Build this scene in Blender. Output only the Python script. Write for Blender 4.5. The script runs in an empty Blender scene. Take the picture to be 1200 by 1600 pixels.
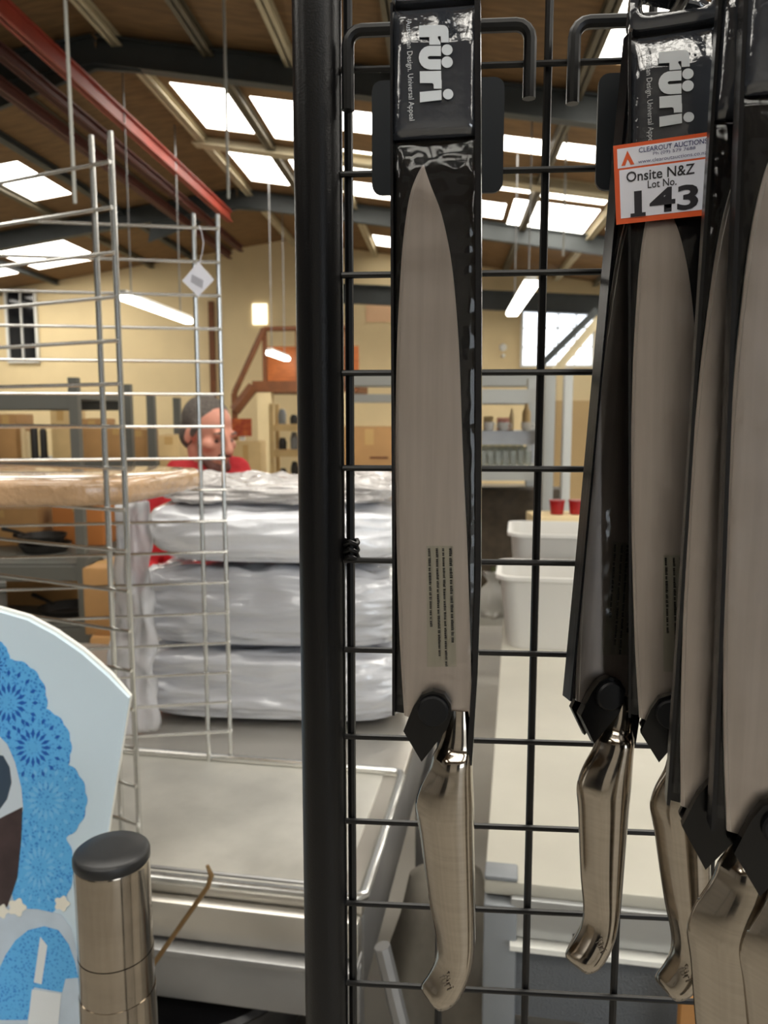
import bpy, bmesh, math, random
from math import sin, cos, tan, pi, radians as R_, atan2, sqrt, hypot
from mathutils import Vector, Matrix, noise

# ------------------------------------------------------------------ camera, world, exposure
SC = bpy.context.scene
CAM_Z = 1.6
PITCH = R_(7.07)
FPX = 1200.0
cam_d = bpy.data.cameras.new('camera')
cam = bpy.data.objects.new('camera', cam_d)
SC.collection.objects.link(cam)
cam.location = (0, 0, CAM_Z)
cam.rotation_euler = (pi / 2 - PITCH, 0, 0)
cam_d.sensor_fit = 'VERTICAL'
cam_d.sensor_height = 36.0
cam_d.lens = FPX / 1600.0 * 36.0
cam_d.clip_start = 0.02
cam_d.clip_end = 200
cam_d.dof.use_dof = True
cam_d.dof.focus_distance = 0.36
cam_d.dof.aperture_fstop = 17.0
SC.camera = cam

W = bpy.data.worlds.new('overcast'); SC.world = W
W.use_nodes = True
_bg = W.node_tree.nodes['Background']
_bg.inputs['Color'].default_value = (0.86, 0.93, 1.0, 1)
_bg.inputs['Strength'].default_value = 3.4
SC.view_settings.view_transform = 'Standard'
SC.view_settings.look = 'None'
SC.view_settings.exposure = 0.5
SC.view_settings.gamma = 1.0
SC.view_settings.use_curve_mapping = False
SC.cycles.use_denoising = True
SC.cycles.max_bounces = 8
SC.cycles.sample_clamp_indirect = 6.0
SKY_EMIT = 6.0      # daylight coming through the roof sheets
LAMP_EMIT = 9.0

# ------------------------------------------------------------------ pixel helpers (directions only)
def ray(px, py):
    dx = (px - 600) / FPX; dv = (py - 800) / FPX
    return Vector((dx, cos(PITCH) - dv * sin(PITCH), -sin(PITCH) - dv * cos(PITCH)))
def P(px, py, Y):
    d = ray(px, py); return Vector((0, 0, CAM_Z)) + d * (Y / d.y)
def PZ(px, py, z):
    d = ray(px, py); return Vector((0, 0, CAM_Z)) + d * ((z - CAM_Z) / d.z)

# ------------------------------------------------------------------ materials
def lin(c):
    return tuple(((v / 255) / 12.92 if v / 255 <= .04045 else ((v / 255 + .055) / 1.055) ** 2.4) for v in c)
MATS = {}
def mat(name, col, rough=.5, metal=0., var=0., scale=8., stretch=(1, 1, 1), bump=0., bscale=40., coat=0., emit=None, es=0.,
        col2=None, trans=0., alpha=1., spec=.5, rvar=0.):
    if name in MATS: return MATS[name]
    m = bpy.data.materials.new(name); MATS[name] = m
    m.use_nodes = True
    nt = m.node_tree; b = nt.nodes['Principled BSDF']
    c = lin(col)
    b.inputs['Base Color'].default_value = (*c, 1)
    b.inputs['Roughness'].default_value = rough
    b.inputs['Metallic'].default_value = metal
    b.inputs['Coat Weight'].default_value = coat
    b.inputs['Coat Roughness'].default_value = .06
    b.inputs['Transmission Weight'].default_value = trans
    b.inputs['Alpha'].default_value = alpha
    b.inputs['Specular IOR Level'].default_value = spec
    if emit:
        b.inputs['Emission Color'].default_value = (*lin(emit), 1)
        b.inputs['Emission Strength'].default_value = es
    if var or bump or col2 or rvar:
        tc = nt.nodes.new('ShaderNodeTexCoord'); mp = nt.nodes.new('ShaderNodeMapping')
        mp.inputs['Scale'].default_value = stretch
        nt.links.new(tc.outputs['Object'], mp.inputs['Vector'])
        nz = nt.nodes.new('ShaderNodeTexNoise'); nz.inputs['Scale'].default_value = scale; nz.inputs['Detail'].default_value = 5
        nt.links.new(mp.outputs[0], nz.inputs['Vector'])
        if var or col2:
            rp = nt.nodes.new('ShaderNodeValToRGB')
            c2 = lin(col2) if col2 else tuple(max(0, v * (1 - var)) for v in c)
            c1 = c if col2 else tuple(min(1, v * (1 + var)) for v in c)
            rp.color_ramp.elements[0].position = .35; rp.color_ramp.elements[1].position = .65
            rp.color_ramp.elements[0].color = (*c2, 1); rp.color_ramp.elements[1].color = (*c1, 1)
            nt.links.new(nz.outputs['Fac'], rp.inputs['Fac']); nt.links.new(rp.outputs[0], b.inputs['Base Color'])
        if rvar:
            mr = nt.nodes.new('ShaderNodeMapRange')
            mr.inputs['To Min'].default_value = max(0, rough - rvar); mr.inputs['To Max'].default_value = rough + rvar
            nt.links.new(nz.outputs['Fac'], mr.inputs['Value']); nt.links.new(mr.outputs[0], b.inputs['Roughness'])
        if bump:
            n2 = nt.nodes.new('ShaderNodeTexNoise'); n2.inputs['Scale'].default_value = bscale; n2.inputs['Detail'].default_value = 4
            nt.links.new(mp.outputs[0], n2.inputs['Vector'])
            bp = nt.nodes.new('ShaderNodeBump'); bp.inputs['Strength'].default_value = bump; bp.inputs['Distance'].default_value = .01
            nt.links.new(n2.outputs['Fac'], bp.inputs['Height']); nt.links.new(bp.outputs[0], b.inputs['Normal'])
    return m
def film(name, col=(255, 255, 255), rough=.05, ior=1.45, tint=1., bump=0., bscale=60, haze=0.):
    """thin clear plastic: transparent sheet with a fresnel gloss and, if milky, some diffuse haze"""
    if name in MATS: return MATS[name]
    m = bpy.data.materials.new(name); MATS[name] = m; m.use_nodes = True
    nt = m.node_tree; nt.nodes.clear()
    out = nt.nodes.new('ShaderNodeOutputMaterial'); mix = nt.nodes.new('ShaderNodeMixShader')
    tr = nt.nodes.new('ShaderNodeBsdfTransparent'); gl = nt.nodes.new('ShaderNodeBsdfGlossy'); fr = nt.nodes.new('ShaderNodeFresnel')
    tr.inputs[0].default_value = (*[v * tint for v in lin(col)], 1)
    gl.inputs['Roughness'].default_value = rough; fr.inputs['IOR'].default_value = ior
    base = tr
    if haze:
        df = nt.nodes.new('ShaderNodeBsdfDiffuse'); df.inputs[0].default_value = (*lin(col), 1)
        m2 = nt.nodes.new('ShaderNodeMixShader'); m2.inputs[0].default_value = haze
        nt.links.new(tr.outputs[0], m2.inputs[1]); nt.links.new(df.outputs[0], m2.inputs[2]); base = m2
    nt.links.new(fr.outputs[0], mix.inputs[0]); nt.links.new(base.outputs[0], mix.inputs[1]); nt.links.new(gl.outputs[0], mix.inputs[2])
    if bump:
        n2 = nt.nodes.new('ShaderNodeTexNoise'); n2.inputs['Scale'].default_value = bscale
        tc = nt.nodes.new('ShaderNodeTexCoord'); nt.links.new(tc.outputs['Object'], n2.inputs['Vector'])
        bp = nt.nodes.new('ShaderNodeBump'); bp.inputs['Strength'].default_value = bump; bp.inputs['Distance'].default_value = .01
        nt.links.new(n2.outputs['Fac'], bp.inputs['Height'])
        nt.links.new(bp.outputs[0], gl.inputs['Normal']); nt.links.new(bp.outputs[0], fr.inputs['Normal'])
    nt.links.new(mix.outputs[0], out.inputs[0])
    return m

M_BLACK = mat('black powder coat', (7, 7, 9), .32, bump=.06, bscale=900, spec=.35)
M_WIRE = mat('black coated wire', (6, 6, 7), .35, spec=.4)
M_PLATE = mat('dark slate plate', (26, 31, 36), .5, spec=.3)
M_SLEEVE = mat('black sleeve plastic', (12, 12, 15), .25, spec=.4)
M_LOGOCARD = mat('grey card under gloss film', (52, 55, 61), .1, coat=1.0, bump=.16, bscale=60, spec=.7)
M_LOGO = mat('silver print', (206, 211, 216), .35)
M_TAG = mat('pale print', (190, 194, 198), .4)
M_BLADE = mat('brushed blade steel', (200, 190, 183), .34, 1., var=.06, scale=30, stretch=(8, 1, .4), rvar=.08)
M_EDGE = mat('ground cutting edge', (226, 224, 218), .4, .35)
M_HANDLE = mat('satin handle steel', (176, 167, 155), .13, 1., var=.05, scale=60, stretch=(1, 1, 12), rvar=.05)
M_ENGR = mat('engraved mark', (120, 112, 104), .5, 1.)
M_CLASP = mat('black clasp plastic', (5, 5, 6), .2, spec=.4)
M_BUTTON = mat('matt black button', (7, 8, 11), .45, spec=.3)
M_PRINT = mat('fine black print', (40, 38, 37), .6)
M_LABELFILM = film('tinted label film', (251, 253, 250), .12, 1.2, .99)
M_CLEAR = film('clear pack film', (250, 250, 250), .07, 1.42, 1., bump=.25, bscale=45)
M_CHROME = mat('chrome wire', (205, 205, 202), .22, .95)
M_STEEL = mat('stainless bench', (196, 192, 184), .34, .9, var=.08, scale=5, rvar=.08, bump=.03, bscale=20)
M_STEELD = mat('dull steel', (150, 150, 150), .42, .8, var=.1, scale=6)
M_STEELP = mat('pale worn bench top', (190, 188, 180), .34, .4, var=.12, scale=9, rvar=.1, bump=.05, bscale=60)
M_GREYP = mat('grey painted steel', (128, 132, 136), .5, .2, var=.06, scale=10)
M_TUBE = mat('stainless tube', (166, 156, 143), .15, 1., var=.06, scale=18, stretch=(1, 1, 4), rvar=.05)
M_CAP = mat('black plastic cap', (26, 27, 29), .42)
M_WHITEP = mat('white plastic', (212, 210, 205), .35)
M_CARTON = mat('brown cardboard', (176, 134, 84), .75, var=.08, scale=6)
M_CARTON2 = mat('pale cardboard', (206, 176, 124), .75, var=.08, scale=6)
M_TAPE = mat('packing tape', (196, 160, 104), .25)
M_CREAM = mat('cream painted wall', (226, 205, 160), .8, var=.04, scale=1.2)
M_TAN = mat('tan wall lining', (196, 166, 118), .8, var=.05, scale=1.)
M_LINING = mat('pale grey wall lining', (196, 194, 190), .8, var=.05, scale=1.)
M_ADDSHUT = mat('added dark shutter', (34, 38, 46), .5)  # for the unseen shutters added to darken reflections
M_CONC = mat('concrete floor', (150, 146, 138), .6, var=.12, scale=1.6)
M_ROOF = mat('brown roof underlay', (116, 88, 54), .8, var=.2, scale=3, stretch=(1, 6, 1))
M_RAFTER = mat('dark grey steel frame', (62, 66, 66), .55, .2, var=.1, scale=4)
M_PURLIN = mat('dull painted purlin', (96, 88, 70), .6, var=.1, scale=4)
M_PURLINL = mat('pale painted purlin', (190, 178, 148), .6, var=.06, scale=4)
M_RED = mat('red oxide beam', (150, 58, 44), .55, var=.12, scale=3)
M_DARKRED = mat('dark red oxide purlin', (82, 36, 26), .6, var=.15, scale=3)
M_SKY = mat('translucent roof sheet', (240, 238, 225), .5, emit=(255, 250, 240), es=SKY_EMIT)
M_LAMP = mat('lit lamp diffuser', (250, 250, 245), .5, emit=(255, 252, 240), es=LAMP_EMIT)
M_WINLIT = mat('daylit window glass', (235, 242, 248), .3, emit=(236, 244, 255), es=1.5)
M_WOOD = mat('orange timber', (168, 92, 40), .55, var=.18, scale=6, stretch=(1, 1, 6))
M_WOODD = mat('brown timber', (112, 66, 34), .6, var=.15, scale=6)
M_DARK = mat('dark item', (36, 34, 32), .5)
M_GLASSD = mat('dark window pane', (20, 22, 26), .08)
M_WHITE = mat('white paint', (226, 226, 220), .5)
M_RACKG = mat('grey rack steel', (104, 104, 98), .5, .3)
M_RACKL = mat('light grey rack steel', (168, 168, 162), .45, .4)
M_SKIN = mat('skin', (205, 140, 118), .5, var=.05, scale=14)
M_HAIR = mat('grey hair', (92, 84, 78), .7, var=.25, scale=90, bump=.5, bscale=220)
M_JACKET = mat('red jacket', (176, 22, 32), .75, var=.08, scale=20)
M_TROUS = mat('dark trousers', (38, 42, 54), .8)
M_WRAP = mat('white foam under plastic', (196, 198, 204), .16, coat=.9, var=.07, scale=7, stretch=(.4, 1, 1.6), bump=.6, bscale=22)
M_WRAPC = mat('crumpled clear wrap', (196, 192, 190), .18, coat=1., var=.12, scale=14, bump=1., bscale=42)
M_BOARD = mat('tan board in shrink wrap', (190, 154, 116), .2, coat=.9, var=.12, scale=9, bump=.6, bscale=60)
M_SIGN = mat('pale blue card', (214, 234, 248), .35)
M_SIGNE = mat('white card edge', (238, 238, 232), .6)
M_ORANGE = mat('orange sticker', (226, 92, 40), .4)
M_STICK = mat('white sticker paper', (232, 234, 246), .45)
M_INK = mat('black ink', (26, 24, 34), .5)
M_INKB = mat('blue ink', (70, 72, 120), .5)

# ------------------------------------------------------------------ mesh helpers
COL = SC.collection
class MB:
    def __init__(s): s.v = []; s.f = []
    def add(s, vs, fs):
        n = len(s.v); s.v += [Vector(v) for v in vs]; s.f += [tuple(i + n for i in f) for f in fs]; return s
    def box(s, c, d, rz=0., bev=0.):
        cx, cy, cz = c; x, y, z = (k / 2 for k in d)
        if bev <= 0:
            vs = [(a * x, b * y, e * z) for e in (-1, 1) for b in (-1, 1) for a in (-1, 1)]
            fs = [(0, 2, 3, 1), (4, 5, 7, 6), (0, 1, 5, 4), (2, 6, 7, 3), (0, 4, 6, 2), (1, 3, 7, 5)]
        else:
            bm = bmesh.new(); bmesh.ops.create_cube(bm, size=1)
            for v in bm.verts: v.co = Vector((v.co.x * 2 * x, v.co.y * 2 * y, v.co.z * 2 * z))
            bmesh.ops.bevel(bm, geom=list(bm.edges), offset=min(bev, x * .95, y * .95, z * .95), segments=2, affect='EDGES', profile=.5)
            bm.verts.index_update()
            vs = [v.co.copy() for v in bm.verts]; fs = [tuple(v.index for v in f.verts) for f in bm.faces]; bm.free()
        M = Matrix.Translation(c) @ Matrix.Rotation(rz, 4, 'Z')
        return s.add([M @ Vector(v) for v in vs], fs)
    def tube(s, pts, r, n=10, caps=True):
        pts = [Vector(p) for p in pts]
        rs = r if isinstance(r, (list, tuple)) else [r] * len(pts)
        rings = []; prev = None
        for i, p in enumerate(pts):
            t = (pts[min(i + 1, len(pts) - 1)] - pts[max(i - 1, 0)]).normalized()
            if prev is None:
                a = Vector((0, 0, 1)) if abs(t.z) < .9 else Vector((1, 0, 0))
                u = t.cross(a).normalized()
            else:
                u = (prev - t * prev.dot(t)).normalized()
            prev = u; w = t.cross(u)
            rings.append([p + (u * cos(2 * pi * k / n) + w * sin(2 * pi * k / n)) * rs[i] for k in range(n)])
        vs = [v for g in rings for v in g]; fs = []
        for i in range(len(pts) - 1):
            for k in range(n):
                k2 = (k + 1) % n
                fs.append((i * n + k, i * n + k2, (i + 1) * n + k2, (i + 1) * n + k))
        if caps:
            fs.append(tuple(range(n))[::-1]); fs.append(tuple((len(pts) - 1) * n + k for k in range(n)))
        return s.add(vs, fs)
    def lathe(s, prof, c=(0, 0, 0), n=24, cap=True):
        vs = [(c[0] + r * cos(2 * pi * k / n), c[1] + r * sin(2 * pi * k / n), c[2] + z) for r, z in prof for k in range(n)]
        fs = [(i * n + k, i * n + (k + 1) % n, (i + 1) * n + (k + 1) % n, (i + 1) * n + k) for i in range(len(prof) - 1) for k in range(n)]
        if cap:
            fs.append(tuple(range(n))[::-1]); fs.append(tuple((len(prof) - 1) * n + k for k in range(n)))
        return s.add(vs, fs)
    def prism(s, poly, y0, y1, fr=None):
        """poly in (x,z); extruded along y; y0 is the face towards -y"""
        n = len(poly)
        a = sum(poly[i][0] * poly[(i + 1) % n][1] - poly[(i + 1) % n][0] * poly[i][1] for i in range(n))
        if a < 0: poly = poly[::-1]
        fr = fr or (lambda x, y, z: Vector((x, y, z)))
        vs = [fr(x, y0, z) for x, z in poly] + [fr(x, y1, z) for x, z in poly]
        fs = [tuple(range(n)), tuple(range(2 * n - 1, n - 1, -1))]
        for i in range(n):
            j = (i + 1) % n; fs.append((i, i + n, j + n, j))
        return s.add(vs, fs)
    def build(s, name, m, parent=None, smooth=35, loc=None, rz=None):
        me = bpy.data.meshes.new(name); me.from_pydata(s.v, [], s.f); me.update()
        if smooth:
            me.shade_smooth(); me.set_sharp_from_angle(angle=R_(smooth))
        return link(name, me, m, parent, loc, rz)
def link(name, me, m, parent=None, loc=None, rz=None):
    o = bpy.data.objects.new(name, me); COL.objects.link(o)
    if m and not me.materials: me.materials.append(m)
    if parent: o.parent = parent
    if loc is not None: o.location = loc
    if rz is not None: o.rotation_euler.z = rz
    return o
def tag(o, label=None, cat=None, group=None, kind=None):
    if label: o['label'] = label
    if cat: o['category'] = cat
    if group: o['group'] = group
    if kind: o['kind'] = kind
    return o
def thing(name, label, cat, loc=(0, 0, 0), rz=0., group=None, kind=None):
    o = bpy.data.objects.new(name, None); COL.objects.link(o)
    o.location = loc; o.rotation_euler = (0, 0, rz); o.empty_display_size = .05
    return tag(o, label, cat, group, kind)
def struct(o): o['kind'] = 'structure'; return o
def copy_tree(o, parent=None):
    c = o.copy(); COL.objects.link(c)
    if parent: c.parent = parent
    for ch in [x for x in o.children]: copy_tree(ch, c)
    return c
def text_mesh(body, size, align='CENTER', width=1., bold=0.):
    cu = bpy.data.curves.new('txt', 'FONT'); cu.body = body; cu.size = size; cu.align_x = align; cu.align_y = 'CENTER'
    cu.resolution_u = 3; cu.offset = bold
    o = bpy.data.objects.new('txt', cu); COL.objects.link(o)
    dg = bpy.context.evaluated_depsgraph_get(); me = bpy.data.meshes.new_from_object(o.evaluated_get(dg))
    bpy.data.objects.remove(o); bpy.data.curves.remove(cu)
    for v in me.vertices: v.co.x *= width
    me.materials.clear()
    return me
def arc(cx, cy, r, a0, a1, n):
    return [(cx + r * cos(R_(a0 + (a1 - a0) * i / n)), cy + r * sin(R_(a0 + (a1 - a0) * i / n))) for i in range(n + 1)]
def rrect(x0, z0, x1, z1, r, n=5):
    return (arc(x1 - r, z1 - r, r, 0, 90, n) + arc(x0 + r, z1 - r, r, 90, 180, n) + arc(x0 + r, z0 + r, r, 180, 270, n) + arc(x1 - r, z0 + r, r, 270, 360, n))
random.seed(4)

# ================================================================== THE BUILDING
TH = R_(4.6)                       # the hall runs a little to the right of the view
def Wd(a, b, z=0.): return Vector((a * cos(TH) + b * sin(TH), -a * sin(TH) + b * cos(TH), z))
def hall_build(mb, name, m, parent=None, smooth=35):
    o = mb.build(name, m, parent, smooth); o.rotation_euler.z = -TH if not parent else 0
    return o
A0, ZR, SR, SL = -3.86, 5.75, .145, .15
AL, AR, B0, B1 = -12.4, 9.0, -6.5, 18.6
def zroof(a): return ZR - SR * (a - A0) if a > A0 else ZR - SL * (A0 - a)

struct(hall_build(MB().box(((AL + AR) / 2, (B0 + B1) / 2 - 8, -.1), (AR - AL + 12, B1 - B0 + 24, .2)), 'floor', M_CONC))
def wall_poly(mb, a_list, b, th):
    pts = [(a, 0) for a in (a_list[0], a_list[-1])] + [(a, zroof(a) + .02) for a in a_list[::-1]]
    mb.prism(pts, b, b + th)
struct(hall_build((lambda m: (wall_poly(m, [AL, A0, AR], B1, .2), m)[1])(MB()), 'wall_far', M_CREAM))
struct(hall_build(MB().box((AL - .1, (B0 + B1) / 2, zroof(AL) / 2), (.2, B1 - B0, zroof(AL))), 'wall_left', M_LINING))
struct(hall_build(MB().box((AR + .1, (B0 + B1) / 2, zroof(AR) / 2), (.2, B1 - B0, zroof(AR))), 'wall_right', M_LINING))
# end wall behind the photographer with an unseen door opening, placed for its light and reflections
mb = MB()
DA0, DA1, DZ = 3.4, 8.6, 4.0
mb.prism([(AL, 0), (DA0, 0), (DA0, zroof(DA0)), (A0, zroof(A0)), (AL, zroof(AL))], B0 - .2, B0)
mb.prism([(DA1, 0), (AR, 0), (AR, zroof(AR)), (DA1, zroof(DA1))], B0 - .2, B0)
mb.prism([(DA0, DZ - .5), (DA1, DZ - .5), (DA1, zroof(DA1)), (DA0, zroof(DA0))], B0 - .2, B0)
struct(hall_build(mb, 'wall_back', M_LINING))
# unseen dark shutters, added to put dark bands into the steel reflections
for q, (s0, s1, sh) in enumerate(((-8.2, -3.7, 3.7), (1.25, 3.0, 3.0))):
    t = thing('door_%d' % (q + 1), None, None, kind='structure'); t.rotation_euler.z = -TH
    ns = int(sh / .1)
    for i in range(ns):
        MB().box(((s0 + s1) / 2, B0 + .03, .05 + i * .1), (s1 - s0, .03, .094), bev=.012).build('slat', M_ADDSHUT, t)
    for a in (s0 - .05, s1 + .05): MB().box((a, B0 + .04, sh / 2), (.1, .08, sh)).build('guide_rail', M_RAFTER, t)
    MB().box(((s0 + s1) / 2, B0 + .15, sh + .15), (s1 - s0 + .2, .3, .3), bev=.03).build('added_shutter_box', M_ADDSHUT, t)

# roof: opaque sheets cut around the daylight panels; those out of view are added for light
SKYL = [(-3.45, -2.72, 9.8, 11.33), (-2.48, -1.75, 9.93, 11.4), (-3.43, -2.72, 12.15, 13.8), (-2.48, -1.75, 12.1, 13.8),
        (-1.65, -.8, 10.0, 10.75), (-1.65, -.8, 11.5, 12.55), (-1.65, -.8, 13.05, 13.9), (-1.6, -.8, 16.8, 17.8),
        (.3, 1.25, 10.2, 10.75), (1.4, 2.4, 10.2, 10.8), (.3, 1.25, 11.85, 12.5), (1.4, 2.4, 11.9, 12.6), (.3, .95, 13.2, 14.2),
        (1.05, 2.4, 12.85, 14.5), (1.35, 3.0, 6.8, 8.0), (2.7, 4.4, 10.2, 11.6), (2.7, 4.4, 12.2, 14.0), (5., 7., 6.8, 8.0), (5., 7., 12, 14),  # last ones lie out of view, added for the lighting
        (-7.3, -6.4, 11.5, 13.2), (-9.3, -7.8, 11.5, 13.2), (4.6, 8, 15, 17.4), (-11.5, -9.6, 14.8, 17.4), (-9.3, -7.8, 15.6, 17.4), (-6.9, -5.2, 1.0, 2.4), (-3.4, -1.8, .9, 2.4), (-1.6, .1, .9, 2.4), (.3, 2.4, .9, 2.4), (3.6, 6, .9, 2.4),  # mostly unseen panels, added to brighten far wall and packs
        (-3.4, -1.8, -3.6, -1.8), (-1.6, .1, -3.6, -1.8), (.3, 2.4, -3.6, -1.8), (3.6, 6, -3.6, -1.8), (-6.9, -5.2, -3.6, -1.8), (5, 7, 4.2, 5.4)]  # unseen panels behind the camera, added to give the packs gloss
def roof_cells(a0, a1, b0, b1, holes):
    As = sorted({a0, a1} | {h[0] for h in holes} | {h[1] for h in holes}); Bs = sorted({b0, b1} | {h[2] for h in holes} | {h[3] for h in holes})
    for i in range(len(As) - 1):
        for j in range(len(Bs) - 1):
            ca, cb = (As[i] + As[i + 1]) / 2, (Bs[j] + Bs[j + 1]) / 2
            if not any(h[0] < ca < h[1] and h[2] < cb < h[3] for h in holes): yield As[i], As[i + 1], Bs[j], Bs[j + 1]
def slab(mb, a0, a1, b0, b1, t=.04, dz=0.):
    vs = [(a, b, zroof(a) + dz + e) for e in (0, t) for b in (b0, b1) for a in (a0, a1)]
    mb.add(vs, [(0, 2, 3, 1), (4, 5, 7, 6), (0, 1, 5, 4), (2, 6, 7, 3), (0, 4, 6, 2), (1, 3, 7, 5)])
mb = MB()
for (a0, a1) in ((AL - .2, A0), (A0, AR + .2)):
    for c in roof_cells(a0, a1, B0 - .2, B1 + .2, [h for h in SKYL if a0 <= h[0] and h[1] <= a1]): slab(mb, *c)
ceil = struct(hall_build(mb, 'ceiling', M_ROOF, smooth=0))
for h in SKYL:
    m2 = MB(); slab(m2, h[0] - .01, h[1] + .01, h[2] - .01, h[3] + .01, .02, .01)
    o = hall_build(m2, 'skylight_sheet', M_SKY, ceil, 0)

# steel portal frames, ridge to both eaves
def ibeam(mb, p, q, h, w, tw=.02):
    """I section between p and q in hall coordinates, web upright; q-p is the run"""
    p, q = Vector(p), Vector(q); t = (q - p).normalized(); side = t.cross(Vector((0, 0, 1))).normalized(); up = side.cross(t).normalized()
    def bar(c0, dw, dh):
        vs = [e + up * (c0 + sz * dh / 2) + side * (sx * dw / 2) for e in (p, q) for sz in (-1, 1) for sx in (-1, 1)]
        mb.add(vs, [(0, 1, 3, 2), (4, 6, 7, 5), (0, 4, 5, 1), (2, 3, 7, 6), (0, 2, 6, 4), (1, 5, 7, 3)])
    bar(0, tw, h); bar(h / 2 - tw / 2, w, tw); bar(-h / 2 + tw / 2, w, tw)
for k, b in enumerate((-2.78, 2.95, 8.68, 14.41)):
    t = thing('roof_frame', 'dark grey steel portal frame crossing the hall under the roof' if b != 8.68 else 'dark grey steel portal frame over the front end of the skylights', 'roof frame', kind='structure')
    t.rotation_euler.z = -TH
    zb = -.18
    ibeam(m1 := MB(), (A0, b, ZR + zb), (AR, b, zroof(AR) + zb), .3, .15); m1.build('rafter', M_RAFTER, t)
    ibeam(m1 := MB(), (A0, b, ZR + zb), (AL, b, zroof(AL) + zb), .3, .15); m1.build('rafter', M_RAFTER, t)
    for a in (AL + .12, AR - .12):
        MB().box((a, b, (zroof(a) - .3) / 2), (.2, .16, zroof(a) - .3)).build('column', M_RAFTER, t)
    MB().prism([(A0 - 1.7, ZR - .93), (A0 - 1.6, ZR - .5), (A0, ZR - .2), (A0 + .5, ZR - .42), (A0, ZR - .37)], b - .03, b + .03).build('gusset', M_RAFTER, t)
# pale intermediate rafter and purlins along the hall
for k, b in enumerate((11.72,)):
    ibeam(m1 := MB(), (A0 + .1, b, ZR - .07), (AR, b, zroof(AR) - .07), .16, .24)
    struct(hall_build(m1, 'trim_1', M_PURLINL))
n = 2
for a, m in ((-5.2, M_PURLIN), (-6.05, M_RAFTER), (-7.1, M_PURLIN), (-9.5, M_RAFTER), (-11, M_PURLIN), (-3.62, M_PURLINL), (-2.6, M_PURLIN), (-1.7, M_PURLINL), (-.55, M_PURLIN), (.18, M_PURLINL), (1.32, M_PURLIN), (2.5, M_PURLINL), (3.4, M_PURLIN), (4.7, M_PURLIN), (6, M_PURLIN), (7.4, M_PURLIN)):
    ibeam(m1 := MB(), (a, B0, zroof(a) - .06), (a, B1, zroof(a) - .06), .1, .12)
    struct(hall_build(m1, 'trim_%d' % n, m)); n += 1
ibeam(m1 := MB(), (-3.95, 2.0, 5.17), (-3.92, 14.1, 5.17), .19, .1)
tag(hall_build(m1, 'hoist_beam', M_RED), 'red painted steel beam running along under the roof ridge', 'beam')
for a, z, lb in ((-4.35, 5.12, 'dark rust-red rail immediately beside the bright red beam'), (-4.6, 4.98, 'lower dark rust-red rail, second from the bright red beam')):
    ibeam(m1 := MB(), (a, 2.0, z), (a, 16.5, z), .13, .1)
    tag(hall_build(m1, 'service_rail', M_DARKRED), lb, 'rail', 'dark rails beside the red beam')
# dark deep beam on top of the far wall
ibeam(m1 := MB(), (-2.9, 17.9, 4.42), (4.2, 17.9, 4.02), .42, .2)
struct(hall_build(m1, 'trim_%d' % n, M_RAFTER)); n += 1
MB_ = MB().box((-5.66, B1 - .06, 3.1), (.12, .12, 2.5)); struct(hall_build(MB_, 'trim_%d' % n, M_WOODD)); n += 1

def window(name, a0, a1, z0, z1, b, mp, mf, nx, nz, fw=.06):
    t = thing(name, 'window in the far wall', None, kind='structure'); t.rotation_euler.z = -TH
    del t['label']
    m = MB()
    for a in (a0, a1): m.box((a, b, (z0 + z1) / 2), (fw, .08, z1 - z0 + fw))
    for z in (z0, z1): m.box(((a0 + a1) / 2, b, z), (a1 - a0, .08, fw))
    for i in range(1, nx): m.box((a0 + (a1 - a0) * i / nx, b, (z0 + z1) / 2), (fw * .6, .06, z1 - z0))
    for i in range(1, nz): m.box(((a0 + a1) / 2, b, z0 + (z1 - z0) * i / nz), (a1 - a0, .06, fw * .6))
    m.build('window_frame', mf, t, 0)
    for i in range(nx):
        for j in range(nz):
            MB().box((a0 + (a1 - a0) * (i + .5) / nx, b + .02, z0 + (z1 - z0) * (j + .5) / nz), ((a1 - a0) / nx, .012, (z1 - z0) / nz)).build('pane', mp, t, 0)
    return t
def hall_of(px, py, b):
    d = ray(px, py); s = b / (d.x * sin(TH) + d.y * cos(TH)); p = Vector((0, 0, CAM_Z)) + d * s
    return p.x * cos(TH) - p.y * sin(TH), p.z
a, z1 = hall_of(10, 455, B1); a1, z0 = hall_of(62, 565, B1)
window('window_1', a, a1, z0, z1, B1 - .05, M_GLASSD, M_WHITE, 2, 1)
a, z1 = hall_of(816, 484, B1); a1, z0 = hall_of(925, 572, B1)
window('window_2', a, a1, z0, z1, B1 - .05, M_WINLIT, M_WHITE, 4, 3)
a, z1 = hall_of(572, 462, B1); a1, z0 = hall_of(612, 503, B1)
tag(hall_build(MB().box(((a + a1) / 2, B1 - .02, (z0 + z1) / 2), (a1 - a, .02, z1 - z0)), 'notice_board', mat('peach paper', (232, 190, 150), .7)), 'peach coloured notice panel on the far cream wall', 'notice')
a, z1 = hall_of(395, 475, B1); a1, z0 = hall_of(418, 507, B1)
tag(hall_build(MB().box(((a + a1) / 2, B1 - .03, (z0 + z1) / 2), (a1 - a, .05, z1 - z0)), 'wall_light', mat('pale lit panel', (250, 244, 220), .5, emit=(255, 246, 220), es=1.2)), 'small pale square light on the wall above the stair rail', 'light')
for px, py, r in ((786, 543, .09), (786, 556, .05)):
    a, z = hall_of(px, py, B1)
    tag(hall_build(MB().lathe([(r, 0), (r, .05), (r * .6, .08)], (0, 0, 0), 16), 'wall_alarm', M_WHITE), 'small round white wall fitting beside the far bright window', 'wall fitting', 'round wall fittings')
    o = COL.objects[-1]; o.location = Wd(a, B1 - .0, z); o.rotation_euler = (pi / 2, 0, -TH)

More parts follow.
